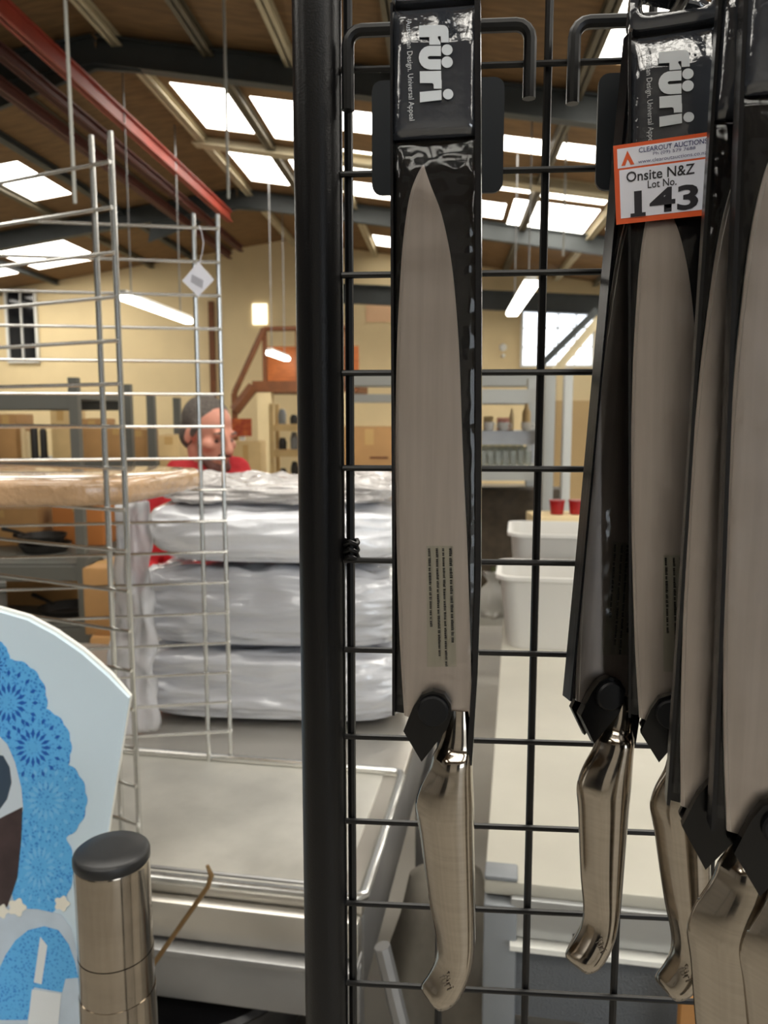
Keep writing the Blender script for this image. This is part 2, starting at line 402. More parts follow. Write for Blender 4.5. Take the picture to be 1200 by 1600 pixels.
# hanging fluorescent battens (lit) with suspension wires
def batten(px, py, h, length, label, w=.13, wires=(0.12, .85)):
    d = ray(px, py); p = Vector((0, 0, CAM_Z)) + d * (h / d.z)
    t = thing('batten_lamp', label, 'lamp', p, -TH, 'hanging fluorescent lamps')
    MB().box((0, length / 2, .055), (w * .8, length, .05), bev=.008).build('housing', M_WHITE, t)
    MB().box((0, length / 2, 0), (w, length, .075), bev=.02).build('diffuser', M_LAMP, t)
    b0 = p.x * sin(TH) + p.y * cos(TH); a0 = p.x * cos(TH) - p.y * sin(TH)
    for k in wires:
        MB().tube([(0, length * k, .07), (0, length * k, zroof(a0) - p.z + .005)], .009, 6).build('suspension_wire', M_STEELD, t)
    return t
batten(190, 463, 1.44, 2.45, 'lit fluorescent batten hanging in front of the cream wall')
batten(421, 551, 1.12, 1.5, 'lit fluorescent batten hanging by the timber stair landing')
batten(830, 443, 1.44, 2.45, 'lit fluorescent batten hanging near the bright far window', .16)
for px, Y, y1, lb in ((117, 5.2, 318, 'thin pale conduit hanging from the roof above the paired uprights'), (357, 6.4, 310, 'thin pale conduit hanging in front of the bright skylights'), (880, 9.5, 400, 'thin pale conduit hanging above the lit batten near the window')):
    p = P(px, y1, Y); a = p.x * cos(TH) - p.y * sin(TH)
    tag(MB().tube([(0, 0, 0), (0, 0, zroof(a) - p.z + .01)], .012, 6).build('hanging_conduit', M_RACKL, loc=p), lb, 'conduit', 'conduits hanging from the roof')

# ------------------------------------------------------------------ timber landing and stair
bL = 15.2
def HP(px, py, b=bL):
    a, z = hall_of(px, py, b); return Vector((a, b, z))
t = thing('timber_landing', 'orange timber landing with a sloping handrail on cream posts', 'landing'); t.rotation_euler.z = -TH
p0, p1 = HP(394, 604), HP(560, 604)
MB().box(((p0.x + p1.x) / 2, bL + .9, p0.z), (p1.x - p0.x, 1.8, .22)).build('platform', M_WOODD, t)
q = HP(416, 545)
MB().box(((q.x + p1.x) / 2, bL + .1, (q.z + p0.z) / 2 + .05), (p1.x - q.x, .05, q.z - p0.z)).build('side_panel', M_WOOD, t)
for x in (412, 464, 540):
    c = HP(x, 512); MB().box((c.x, bL + .05, (c.z + p0.z) / 2), (.08, .08, c.z - p0.z)).build('rail_post', M_WOODD, t)
e = HP(412, 514); f_ = HP(545, 512); g = HP(366, 606); g.z -= .1
MB().tube([e, f_], .05, 8).build('handrail', M_WOODD, t); MB().tube([g, e], .06, 8).build('sloping_handrail', M_WOODD, t)
MB().tube([g - Vector((0, 0, .35)), HP(396, 604)], .12, 6).build('stair_string', M_WOODD, t)
MB().box((g.x, bL, g.z / 2), (.1, .1, g.z)).build('newel_post', M_WOODD, t)
for x in (412, 535):
    c = HP(x, 620); MB().box((c.x, bL + .15, p0.z / 2), (.28, .28, p0.z)).build('support_post', M_CREAM, t)

# pale diagonal brace by the far window
t = thing('diagonal_brace', 'pale diagonal roof brace crossing the bright far window', 'brace'); t.rotation_euler.z = -TH
a, z = hall_of(858, 592, 14.6); a1, z1 = hall_of(935, 500, 14.6)
ibeam(m1 := MB(), (a, 14.6, z), (a1, 14.6, z1), .14, .12); m1.build('brace_bar', M_PURLINL, t)
ibeam(m1 := MB(), (a - .15, 14.75, z + .25), (a1, 14.75, z1 + .2), .12, .1); m1.build('brace_bar', M_RAFTER, t)

# ================================================================== MIDDLE GROUND
def carton(c, d, rz, label, group=None, m=None, tape=True, marks=0):
    """c = centre of the base"""
    m = m or M_CARTON
    t = thing('cardboard_box', label, 'box', c, rz, group)
    MB().box((0, 0, d[2] / 2), d, bev=.004).build('body', m, t)
    for s in (-1, 1):
        MB().box((0, s * d[1] * .25, d[2] + .002), (d[0] * .985, d[1] * .485, .004)).build('flap', m, t)
    if tape:
        MB().box((0, 0, d[2] + .005), (d[0] * .99, .05, .002)).build('tape', M_TAPE, t); MB().box((0, -d[1] / 2 - .001, d[2] * .88), (.05, .002, d[2] * .2)).build('tape', M_TAPE, t)
    if marks:
        mm = MB()
        for i in range(marks): mm.box((d[0] * .18, -d[1] / 2 - .0015, d[2] * (.62 - .13 * i)), (d[0] * (.34 - .05 * (i % 2)), .002, d[2] * .025))
        mm.build('print_marks', M_WOODD, t)
    return t
def rack(name, label, loc, rz, w, d, h, shelves, mp, pw=.045, group=None, mshelf=None):
    """open shelving: four posts, beams and boards; loc = front-left foot"""
    t = thing(name, label, 'shelving', loc, rz, group)
    for x in (0, w):
        for y in (0, d):
            MB().box((x, y, h / 2), (pw, pw, h)).build('post', mp, t)
    for z in shelves:
        MB().box((w / 2, d / 2, z), (w - pw, d - pw, .03)).build('shelf', mshelf or mp, t)
        for y in (0, d): MB().box((w / 2, y, z - .03), (w - pw, pw * .6, .07)).build('beam', mp, t)
    return t
# rack 1 : front right post stands at pixel column 118
Y1 = 3.6
pr = P(118, 651, Y1); top1 = P(118, 590, Y1).z
s_mid = P(118, 880, Y1 + .1).z; s_low = P(60, 985, Y1).z
R1 = rack('steel_shelving', 'grey steel shelving holding black pans, behind the chrome wire rack', (pr.x - 1.5, Y1, 0), 0, 1.5, .75, top1, (s_low, s_mid, top1 - .08), M_RACKG, .042)
# rack 2 further back
Y2 = 5.6
pr2 = P(237, 651, Y2); top2 = P(237, 618, Y2).z
R2 = rack('steel_shelving', 'dark grey steel shelving loaded with cardboard cartons', (pr2.x - 1.9, Y2, 0), 0, 1.9, .7, top2, (.35, .85, 1.27), M_RACKG, .055)
zs = 1.285
def on(px0, px1, py_top, Y, zbase, label, group, m=None, **k):
    a, b = P(px0, py_top, Y), P(px1, py_top, Y)
    w = b.x - a.x
    return carton(((a.x + b.x) / 2, Y + .16, zbase), (w, .3, max(.05, a.z - zbase)), 0, label, group, m, **k)
on(127, 157, 655, 5.65, zs, 'tallest brown carton on the dark shelving, beside the grey post', 'cartons on the dark shelving')
on(77, 108, 640, 5.65, zs, 'tall pale carton on the dark shelving beside a dark gap', 'cartons on the dark shelving', M_CARTON2)
on(160, 200, 668, 5.65, zs, 'wide low brown carton behind the wire rack uprights', 'cartons on the dark shelving')
on(203, 228, 672, 5.65, zs, 'narrow brown carton at the end of the dark shelving', 'cartons on the dark shelving')
on(-8, 22, 648, 5.65, zs, 'brown carton with a white sheet stuck on it on dark shelving', 'cartons on the dark shelving')
# cartons past the rack, beside the person
on(247, 278, 681, 4.6, 1.25, 'brown carton with taped top standing behind the red jacket', 'cartons behind the person', M_CARTON2)
tb = thing('packing_table', 'plain steel packing table under the cartons behind the person', 'table', P(262, 690, 4.6).to_2d().to_3d())
MB().box((0, .2, 1.235), (.7, .6, .03)).build('table_top', M_STEELD, tb)
for sx in (-.31, .31):
    for sy in (-.06, .46): MB().box((sx, sy, .61), (.04, .04, 1.22)).build('leg', M_STEELD, tb)
# jars / canisters on the far shelf tops
for i, (px, w, hh, m) in enumerate(((32, 7, 50, M_CREAM), (40, 6, 44, M_CREAM), (50, 9, 52, M_DARK), (64, 9, 48, M_DARK))):
    p = P(px, 700, 5.7); h = hh / 1200 * 5.7
    o = MB().lathe([(w / 2400 * 5.7 * 1.2, 0), (w / 2400 * 5.7 * 1.2, h * .9), (w / 2400 * 5.7 * .8, h)], n=14).build('storage_tin', m, loc=(p.x, 5.75, zs))
    tag(o, 'tall dark storage tin standing between cartons on dark shelving' if m is M_DARK else 'slim cream storage tin standing between cartons on dark shelving', 'tin', 'dark storage tins' if m is M_DARK else 'cream storage tins')
# black pans on rack 1 shelves
def pan(loc, r, ang, label, lid=False):
    t = thing('frying_pan', label, 'pan', loc, ang, 'black pans on the grey shelving')
    MB().lathe([(r * .78, 0), (r * .98, .035), (r, .045), (r * .97, .045), (r * .76, .006)], n=28).build('pan_body', M_DARK, t)
    MB().tube([(r * .9, 0, .035), (r * 1.3, 0, .05), (r * 2.0, 0, .065)], [.012, .009, .012], 8).build('handle', M_DARK, t)
    return t
zm = s_mid + .015
pan((P(58, 872, 3.85).x, 3.95, zm), .13, 2.6, 'black frying pan lying on the middle shelf of grey shelving')
pan((P(54, 862, 3.85).x, 3.95, zm + .046), .12, 2.9, 'smaller black frying pan stacked on the other pan on grey shelving')
zl = s_low + .015
pan((P(95, 935, 3.75).x, 3.85, zl), .15, 2.6, 'wide black frying pan lying low on grey shelving')
carton((P(35, 850, 3.9).x - .22, 4.21, zm), (.42, .2, .2), .02, 'open brown carton behind the pans on grey shelving', m=M_CARTON)
carton((P(78, 850, 3.9).x + .06, 4.22, zm), (.28, .18, .24), -.05, 'orange brown carton in the corner of the grey shelving', m=mat('orange cardboard', (190, 120, 60), .7))
carton((P(40, 985, 3.7).x, 4.17, zl), (.5, .28, .2), .02, 'flat brown carton low on the grey shelving', m=M_CARTON)
carton((P(55, 1000, 3.4).x, 3.75, 0), (.6, .4, .45), .0, 'brown carton on the floor below the grey shelving', m=M_CARTON)
mbb = MB(); mbb.box((0, 0, .17), (.34, .3, .34), bev=.1)
for v in mbb.v: v += Vector((noise.noise(v * 9), noise.noise(v * 9 + Vector((5, 5, 5))), noise.noise(v * 9 + Vector((9, 1, 3))))) * .03
# brown cartons standing on the floor right of rack 1, seen under the board
carton((P(185, 830, 3.3).x, 3.5, 0), (.34, .34, .62), .1, 'tall brown carton standing on the floor beside grey shelving')
carton((P(175, 830, 3.3).x, 3.5, .626), (.3, .3, .3), -.1, 'brown carton stacked on a tall carton beside grey shelving')
carton((P(245, 880, 2.9).x, 3.05, 0), (.25, .25, .85), .0, 'narrow brown carton on the floor behind the wrapped packs')
tag(MB().box((0, 0, .05), (.12, .1, .1), bev=.012).build('red_box', mat('red cardboard', (196, 30, 34), .5), loc=(P(258, 880, 2.9).x, 3.0, .856)), 'small red box on a narrow carton behind the wrapped packs', 'box')

# shelving and glassware seen through the black grid (right)
Y3 = 4.4
pl = P(640, 651, Y3); pr3 = P(857, 651, Y3)
zg = P(800, 731, Y3 + .1).z; ztop = P(800, 612, Y3).z
R3 = rack('glassware_shelving', 'light grey shelving with rows of glasses seen through the black grid', (pl.x, Y3, 0), 0, pr3.x - pl.x, .5, P(857, 585, Y3).z, (.45, zg, ztop), M_RACKL, .06)
def glass(loc, r, h, m, label, group, stem=False):
    prof = [(r * .8, 0), (r * .85, h * .1), (r, h), (r * .9, h), (r * .75, h * .12)]
    if stem: prof = [(r * .8, 0), (r * .75, .006), (r * .12, .012), (r * .12, h * .45), (r * .8, h * .6), (r, h * .8), (r * .85, h), (r * .8, h), (r * .7, h * .62)]
    o = MB().lathe(prof, n=14).build('drinking_glass', m, loc=loc); return tag(o, label, 'glass', group)
M_GL = mat('clear glass', (225, 230, 226), .06, trans=.85, spec=.5)
M_CUP = mat('white china', (238, 234, 226), .25)
x0 = P(752, 700, Y3).x; x1 = P(835, 700, Y3).x
for j in range(3):
    for i in range(7):
        glass((x0 + (x1 - x0) * (i + .5) / 7, Y3 + .07 + .13 * j, zg + .015), .021, .085 + .02 * j, M_GL, 'clear drinking glass in rows on the light grey shelf', 'glasses on the light grey shelf')
up = rack('tabletop_riser', 'small steel riser above the glasses on the light grey shelf', (x0 - .3, Y3 + .12, zg + .0151), 0, .66, .24, .2, (.185,), M_STEELD, .014)
zr2 = zg + .0151 + .2
for i, (px, r, h, m, lab) in enumerate(((764, .032, .05, M_CUP, 'white cup in front of the tan packet on the riser'), (786, .034, .05, M_CUP, 'white cup in front of the pink packet on the riser'), (822, .034, .05, M_CUP, 'white cup in front of the tall cream bottle on the riser'))):
    t = thing('white_cup', lab, 'cup', (P(px, 690, Y3 + .2).x, Y3 + .2, zr2), 0, 'white cups above the glasses')
    MB().lathe([(r * .6, 0), (r * .9, h * .3), (r, h), (r * .92, h), (r * .55, .008)], n=16).build('bowl', m, t)
    MB().tube([(r * .85, 0, h * .85), (r * 1.45, 0, h * .75), (r * 1.4, 0, h * .35), (r * .75, 0, h * .25)], .004, 6).build('handle', m, t)
for px, w, h, m, nm, lab in ((762, 14, 22, M_CARTON2, 'small_box', 'small tan packet behind the white cups'), (785, 18, 20, mat('pink packet', (226, 160, 140), .5), 'small_box', 'small pink packet with a red patch behind the white cups')):
    p = P(px, 690, Y3 + .3); hh = h / 1200 * 4.6
    t = thing(nm, lab, 'packet', (p.x, Y3 + .29, zr2)); MB().box((0, 0, hh / 2), (w / 1200 * 4.6, .05, hh), bev=.004).build('body', m, t)
    if 'pink' in lab: MB().lathe([(.018, 0), (.018, .002)], n=16).build('red_patch', mat('red print', (200, 50, 46), .5), t, loc=(.005, -.026, hh * .5)).rotation_euler = (pi / 2, 0, 0)
for px, r, h, m, lab in ((800, .014, .13, M_CREAM, 'slim cream bottle on the riser above the glasses'), (823, .026, .16, M_CARTON2, 'tall cream bottle on the riser beside a white cup')):
    tag(MB().lathe([(r, 0), (r, h * .7), (r * .5, h * .82), (r * .45, h)], n=14).build('bottle', m, loc=(P(px, 690, Y3 + .27).x, Y3 + .3, zr2)), lab, 'bottle')
# clutter on the low shelf, dark
for i in range(9):
    px = 758 + i * 9; h = random.uniform(.1, .24)
    t = MB().lathe([(.03, 0), (.034, h * .5), (.03, h), (.022, h), (.02, .02)], n=12).build('dark_jar', mat('brown glass', (66, 56, 42), .15) if i % 3 else mat('olive glass', (84, 88, 60), .15), loc=(P(px, 780, Y3).x, Y3 + random.uniform(.06, .25), .466 + .0))
    tag(t, 'dark brown glass jar on the low shelf under the glasses' if i % 3 else 'olive glass jar on the low shelf under the glasses', 'jar', 'brown jars on the low shelf' if i % 3 else 'olive jars on the low shelf')
MBX = MB().box((0, 0, .35), (.62, .2, .7), bev=.01)
tag(MBX.build('storage_crate', mat('dark brown crate', (70, 60, 46), .7, var=.2, scale=20), loc=(P(795, 780, Y3 + .5).x, Y3 + .32, .465)), 'dark brown crate behind the jars on the low shelf', 'crate')
# carton with print seen left of the big knife (through the grid)
carton((P(577, 700, 4.3).x, 4.45, 1.1), (.3, .3, P(582, 668, 4.3).z - 1.1), .0, 'printed brown carton seen through the grid beside the post', m=M_CARTON, marks=5)
t = thing('trestle_table', 'steel trestle table carrying the printed carton behind the wrapped packs', 'table', (P(560, 700, 4.3).x - .18, 4.3, 0))
MB().box((.14, .2, 1.085), (.54, .6, .03)).build('table_top', M_STEELD, t)
for x in (-.09, .37):
    for y in (-.05, .45): MB().box((x, y, .535), (.04, .04, 1.07)).build('leg', M_STEELD, t)
# light coloured fascia / canopy over the shelving
c0, c1 = P(540, 590, 7.), P(850, 590, 7.)
tag(MB().box(((c0.x + c1.x) / 2, 7.2, P(600, 592, 7).z), (c1.x - c0.x, .4, .12)).box(((c0.x + c1.x) / 2, 7.2, P(600, 622, 7).z), (c1.x - c0.x, .4, .07)).box((c0.x + .03, 7.2, c0.z / 2), (.06, .3, c0.z)).box((c1.x - .03, 7.2, c0.z / 2), (.06, .3, c0.z)).build('canopy_frame', M_RACKL), 'pale grey double beam frame standing behind the glass shelving', 'frame')
p = P(886, 651, 4.1)
t = thing('white_post', 'tall pale grey square post beside the tan partition', 'post', (p.x, 4.1, 0)); MB().box((0, 0, .925), (.045, .045, 1.85), bev=.004).build('shaft', mat('pale post', (188, 190, 186), .5), t); MB().box((0, 0, .005), (.12, .12, .01)).build('foot_plate', M_RACKL, t)
p0, p1 = P(868, 651, 8.), P(1010, 651, 8.)
t = thing('partition', 'tan and cream partition panel behind the pale post', 'partition', (0, 8, 0))
MB().box(((p0.x + p1.x) / 2, 0, P(880, 626, 8).z / 2), (p1.x - p0.x, .06, P(880, 626, 8).z)).build('lower_panel', M_TAN, t)
zz = P(880, 626, 8).z
MB().box(((p0.x + p1.x) / 2, 0, (zz + 2.05) / 2), (p1.x - p0.x, .05, 2.05 - zz)).build('upper_panel', M_CREAM, t)
# red tubs by the partition
for px in (870, 900):
    p = P(px, 803, 3.6)
    tag(MB().lathe([(.03, 0), (.036, .06), (.038, .06), (.038, .066), (.0, .066)], n=18, cap=False).build('red_tub', mat('red plastic', (150, 20, 24), .35), loc=(p.x, 3.6, p.z)), 'small red plastic tub on the shelf box behind the white bins', 'tub', 'red tubs behind the bins')
p = P(880, 803, 3.6)
t = thing('side_cabinet', 'low cream cabinet carrying the red tubs behind the white bins', 'cabinet', (p.x, 3.62, 0)); MB().box((0, 0, p.z / 2 - .001), (.3, .24, p.z - .002), bev=.006).build('body', M_CREAM, t); MB().box((0, -.124, p.z * .5), (.27, .008, p.z * .9)).build('door', M_CREAM, t)
# shelving under the landing with dark goods
Y5 = 9.0
pa, pb = P(424, 651, Y5), P(470, 651, Y5)
r5 = rack('storage_shelving', 'shelving crammed with dark goods beneath the timber landing', (pa.x, Y5, 0), 0, .62, .5, 1.75, (.5, .85, 1.2, 1.5), M_CARTON2, .05)
for i in range(14):
    z = (.515, .865, 1.215, 1.515)[i % 4]; h = random.uniform(.1, .22)
    x = pa.x + .1 + (i // 4) * .14
    o = MB().lathe([(.045, 0), (.05, h * .6), (.03, h)], n=10).build('storage_jar', M_DARK if i % 3 else M_GREYP, loc=(x, Y5 + .2, z))
    tag(o, 'dark jar on the shelving beneath the landing' if i % 3 else 'grey jar on the shelving beneath the landing', 'jar', 'dark jars under the landing' if i % 3 else 'grey jars under the landing')
carton((P(385, 700, 7.0).x, 7.1, 0), (.28, .3, P(385, 690, 7.0).z), 0, 'tall tan carton standing past the person near the landing', m=M_CARTON2)
t = thing('wall_poster', 'orange and red picture panel on a pale stand near the landing', 'poster', (P(375, 680, 7.4).x, 7.5, 0)); MB().box((0, .03, .72), (.05, .03, 1.44)).build('stand_post', M_WHITE, t); MB().box((0, 0, P(375, 668, 7.4).z), (.19, .02, .17)).build('picture', mat('orange print', (200, 104, 48), .5, col2=(150, 40, 26), scale=14), t); MB().box((0, .0, .02), (.3, .3, .04)).build('base', M_WHITE, t)

# ------------------------------------------------------------------ the person
def capsules_mesh(caps, voxel, name):
    """union of tapered capsules / ellipsoids, remeshed to one skin"""
    bm = bmesh.new()
    def ell(c, rad, rot=None):
        r = bmesh.ops.create_icosphere(bm, subdivisions=3, radius=1)
        M = Matrix.Translation(c) @ (rot.to_matrix().to_4x4() if rot else Matrix()) @ Matrix.Diagonal((*rad, 1))
        bmesh.ops.transform(bm, matrix=M, verts=r['verts'])
    for c in caps:
        if c[0] == 'e': ell(Vector(c[1]), c[2], c[3] if len(c) > 3 else None)
        else:
            _, a, b, ra, rb = c; a, b = Vector(a), Vector(b); n_ = 14
            for i in range(n_ + 1):
                k = i / n_
                r = bmesh.ops.create_icosphere(bm, subdivisions=2, radius=ra + (rb - ra) * k)
                bmesh.ops.translate(bm, vec=a.lerp(b, k), verts=r['verts'])
    me = bpy.data.meshes.new(name); bm.to_mesh(me); bm.free()
    o = bpy.data.objects.new(name, me); COL.objects.link(o)
    md = o.modifiers.new('r', 'REMESH'); md.mode = 'VOXEL'; md.voxel_size = voxel
    sm = o.modifiers.new('s', 'SMOOTH'); sm.factor = .5; sm.iterations = 4
    dg = bpy.context.evaluated_depsgraph_get(); m2 = bpy.data.meshes.new_from_object(o.evaluated_get(dg)); m2.name = name
    bpy.data.objects.remove(o); bpy.data.meshes.remove(me)
    m2.shade_smooth()
    return m2
YP = 2.75
eye = P(326, 676, YP)
person = thing('person', 'grey-haired person in a red jacket looking down behind the wrapped packs', 'person', (eye.x, YP, 0), 0)
# local frame: person faces +x' after turning; head built facing -y then turned
HZ = eye.z - .005              # centre of head (eyes at half height)
face_yaw = R_(52)              # turned towards the right of the picture
nod = R_(14)
HM = Matrix.Translation((0, 0, HZ)) @ Matrix.Rotation(face_yaw, 4, 'Z') @ Matrix.Rotation(nod, 4, 'X')
def hp(x, y, z): return HM @ Vector((x, y, z))
HQ = HM.to_3x3().to_quaternion()
bz = HZ - 1.52
head = [('e', hp(0, .012, .035), (.076, .096, .088), HQ), ('e', hp(0, -.035, -.035), (.06, .062, .088), HQ), ('e', hp(0, -.062, -.085), (.036, .034, .03), HQ),
        ('c', hp(0, -.1, .012), hp(0, -.122, -.03), .011, .016), ('e', hp(0, -.117, -.034), (.02, .014, .011), HQ),
        ('c', hp(-.038, -.088, .022), hp(.038, -.088, .022), .013, .013), ('e', hp(-.048, -.062, -.022), (.022, .028, .022), HQ), ('e', hp(.048, -.062, -.022), (.022, .028, .022), HQ),
        ('c', hp(-.022, -.09, -.066), hp(.022, -.09, -.066), .009, .009),
        ('e', hp(-.078, .015, -.008), (.008, .02, .032), HQ), ('e', hp(.078, .015, -.008), (.008, .02, .032), HQ)]
neck = [('c', hp(0, .02, -.06), (0, .02, 1.36 + bz), .058, .062)]
def limb(*ps): return [('c', ps[i][0], ps[i + 1][0], ps[i][1], ps[i + 1][1]) for i in range(len(ps) - 1)]
by = Matrix.Rotation(R_(20), 3, 'Z')
def bp(x, y, z): return tuple(by @ Vector((x, y, 0)) + Vector((0, 0, z + bz)))
torso = [('c', bp(-.12, 0, 1.285), bp(.12, 0, 1.285), .09, .09), ('c', bp(0, 0, 1.24), bp(0, 0, 1.0), .135, .125), ('c', bp(-.05, 0, 1.1), bp(.05, 0, 1.1), .125, .125), ('c', bp(-.07, .01, .92), bp(.07, .01, .92), .12, .12)]
arms = []; hands = []
for s in (-1, 1):
    sh, el, wr = bp(s * .2, .0, 1.305), bp(s * .25, -.03, 1.04), bp(s * .17, -.24, .98)
    arms += limb((sh, .058), (el, .045), (wr, .03))
    hb = Vector(wr); hd = by @ Vector((-s * .25, -.95, -.2)).normalized(); sd = by @ Vector((1, -s * .25, 0)).normalized()
    hands += [('c', hb, hb + hd * .06, .026, .03), ('c', hb + hd * .03 - sd * .02, hb + hd * .075 - sd * .018, .02, .02), ('c', hb + hd * .03 + sd * .02, hb + hd * .075 + sd * .018, .02, .02)]
    for q, (off, ln) in enumerate(((-.03, .06), (-.01, .075), (.01, .07), (.03, .055))):
        k0 = hb + hd * .085 + sd * off; k1 = k0 + hd * ln * .55 + Vector((0, 0, -.008)); k2 = k1 + hd * ln * .4 + Vector((0, 0, -.025))
        hands += limb((k0, .0095), (k1, .0088), (k2, .0075))
    t0 = hb + hd * .03 - sd * .028 * s * -1; hands += limb((t0, .012), (t0 + hd * .035 - sd * .03 * s * -1, .0105), (t0 + hd * .07 - sd * .035 * s * -1, .009))
legs = []
for s in (-1, 1): legs += limb((bp(s * .09, .01, .9), .085), (bp(s * .1, -.01, .48), .058), (bp(s * .1, .02, .09), .042))
feet = []
for s in (-1, 1): feet += limb((bp(s * .1, .04, .05 - bz), .045), (bp(s * .11, -.15, .038 - bz), .036))
link('body', capsules_mesh(head + neck + torso + arms + hands + legs, .007, 'body'), M_SKIN, person)
def grow(caps, d): return [(c[0], c[1], c[2], c[3] + d, c[4] + d) for c in caps]
jk = grow(torso[:3], .018) + grow(arms, .016) + [('c', bp(0, 0, 1.0), bp(0, 0, .9), .15, .15)] + [('c', (.0, .03, 1.36 + bz), (0, .035, 1.405 + bz), .088, .082), ('c', bp(-.1, .03, 1.385), bp(.1, .03, 1.385), .055, .055)]
link('jacket', capsules_mesh(jk, .009, 'jacket'), M_JACKET, person)
link('trousers', capsules_mesh(grow(torso[3:], .012) + grow(legs, .014), .011, 'trousers'), M_TROUS, person)
link('shoes', capsules_mesh(feet, .009, 'shoes'), M_DARK, person)
hair = [('e', hp(0, .026, .05), (.08, .094, .084), HQ), ('e', hp(0, .06, -.01), (.072, .06, .07), HQ), ('c', hp(-.074, .0, .0), hp(-.072, -.012, .04), .011, .014), ('c', hp(.074, .0, .0), hp(.072, -.012, .04), .011, .014)]
link('hair', capsules_mesh(hair, .006, 'hair'), M_HAIR, person)
bd = [('c', hp(-.028, -.082, -.1), hp(.028, -.082, -.1), .02, .02), ('c', hp(-.05, -.045, -.075), hp(-.03, -.075, -.098), .016, .018), ('c', hp(.05, -.045, -.075), hp(.03, -.075, -.098), .016, .018), ('c', hp(-.024, -.1, -.052), hp(.024, -.1, -.052), .0075, .0075)]
link('stubble_beard', capsules_mesh(bd, .005, 'stubble_beard'), mat('grey brown beard', (96, 62, 54), .8), person)
for s in (-1, 1):
    MB().lathe([(.0, -.007), (.0055, -.005), (.0085, 0), (.0055, .005), (.0, .007)], n=14, cap=False).build('eye', mat('eye', (70, 52, 46), .2), person, loc=hp(s * .032, -.084, -.003))
    MB().tube([hp(s * .016, -.101, .026), hp(s * .034, -.1, .031), hp(s * .052, -.088, .024)], [.0025, .0035, .002], 8).build('eyebrow', M_HAIR, person)

# ================================================================== BENCHES
ZB = .9
fr = PZ(566, 1412, ZB); br = PZ(630, 1212, ZB)
BROT = -atan2(br.x - fr.x, br.y - fr.y)          # bench turned a little clockwise
bench = thing('steel_bench', 'scratched stainless steel bench with raised rim under the wrapped packs', 'bench', (fr.x, fr.y, 0), BROT)
BW, BD = 1.7, 1.12
dist = (br - fr).to_2d().length
MB().box((-BW / 2, BD / 2, ZB - .012), (BW, BD, .024), bev=.004).build('bench_top', M_STEEL, bench)
MB().box((-BW / 2 - .012, dist / 2 + .006, ZB + .001), (BW - .05, dist - .03, .004), bev=.0015).build('worn_inset', M_STEELP, bench)
rim = MB().tube([(-BW, dist, ZB + .006), (-.02, dist, ZB + .006), (-.006, dist - .004, ZB + .006), (0, dist - .02, ZB + .006), (0, .012, ZB + .006), (-.01, .0, ZB + .006), (-BW, 0, ZB + .006)], .0085, 10)
rim.build('raised_rim', M_CHROME, bench)
MB().tube([(-BW, .028, ZB + .003), (-.03, .028, ZB + .003)], .004, 8).build('rim_crease', M_STEELD, bench)
MB().box((-BW / 2, -.012, ZB - .045), (BW, .024, .06), bev=.008).build('front_rail', M_STEEL, bench)
MB().box((-BW / 2, -.02, ZB - .082), (BW, .05, .01), bev=.003).build('front_ledge', M_STEELD, bench)
MB().box((-BW / 2, -.008, ZB - .135), (BW, .016, .088), bev=.004).build('front_apron', M_STEELD, bench)
MB().box((-.008, BD / 2, ZB - .09), (.014, BD - .04, .13), bev=.004).build('side_apron', M_STEELD, bench)
for x in (-.035, -BW + .035):
    for y in (.04, BD - .04):
        MB().box((x, y, (ZB - .03) / 2), (.05, .05, ZB - .03), bev=.005).build('leg', M_STEELD, bench)
MB().box((-BW / 2, BD / 2, .56), (BW - .12, BD - .12, .02)).build('lower_shelf', M_STEELD, bench)
BM = Matrix.Translation((fr.x, fr.y, 0)) @ Matrix.Rotation(BROT, 4, 'Z')
def bl(x, y, z): return BM @ Vector((x, y, z))
def to_bl(p): return BM.inverted() @ p
# black lidded pot on the lower shelf, just showing below the apron
pp = bl(-.33, .16, .57)
t = thing('black_pot', 'large black pot with lid and small pale knob under the steel bench', 'pot', pp)
MB().lathe([(.16, 0), (.2, .03), (.21, .1), (.215, .1), (.215, .108), (.2, .108)], n=36).build('pot_body', M_DARK, t)
MB().lathe([(.212, .108), (.205, .116), (.12, .13), (.0, .134)], n=36, cap=False).build('lid', mat('black enamel', (24, 24, 26), .25), t)
MB().lathe([(.006, .13), (.006, .139), (.011, .143), (.0, .147)], n=14, cap=False).build('knob', M_CREAM, t)

# right hand bench
f2 = PZ(757, 1374, ZB)
b2 = thing('grey_bench', 'long pale topped bench with grey steel apron carrying the white tubs', 'bench', (f2.x, f2.y, 0), BROT)
RW, RD = 1.25, 1.75
MB().box((RW / 2, RD / 2, ZB - .012), (RW, RD, .024), bev=.004).build('bench_top', mat('cream worn top', (186, 183, 171), .45, .1, var=.05, scale=6, rvar=.06), b2)
MB().box((.025, .018, ZB + .004), (.05, .04, .008), bev=.003).build('corner_plate', M_GREYP, b2)
MB().box((RW / 2 + .02, -.006, ZB - .05), (RW - .04, .012, .062), bev=.003).build('front_rail', mat('light steel', (176, 178, 178), .35, .7), b2)
MB().box((RW / 2 + .02, -.012, ZB - .089), (RW - .04, .03, .008)).build('front_ledge', M_WHITE, b2)
MB().box((RW / 2 + .02, .004, ZB - .16), (RW - .04, .01, .115)).build('mesh_apron', mat('grey woven mesh', (108, 112, 116), .55, .3, bump=.6, bscale=500), b2)
MB().box((RW / 2 + .02, -.02, ZB - .245), (RW - .04, .06, .02)).build('lower_rail', M_STEELD, b2)
m_ = MB().box((RW / 2 + .02, .03, ZB - .31), (RW - .04, .008, .11)); m_.build('perforated_panel', mat('pale drilled panel', (172, 168, 158), .5, .2), b2)
m_ = MB()
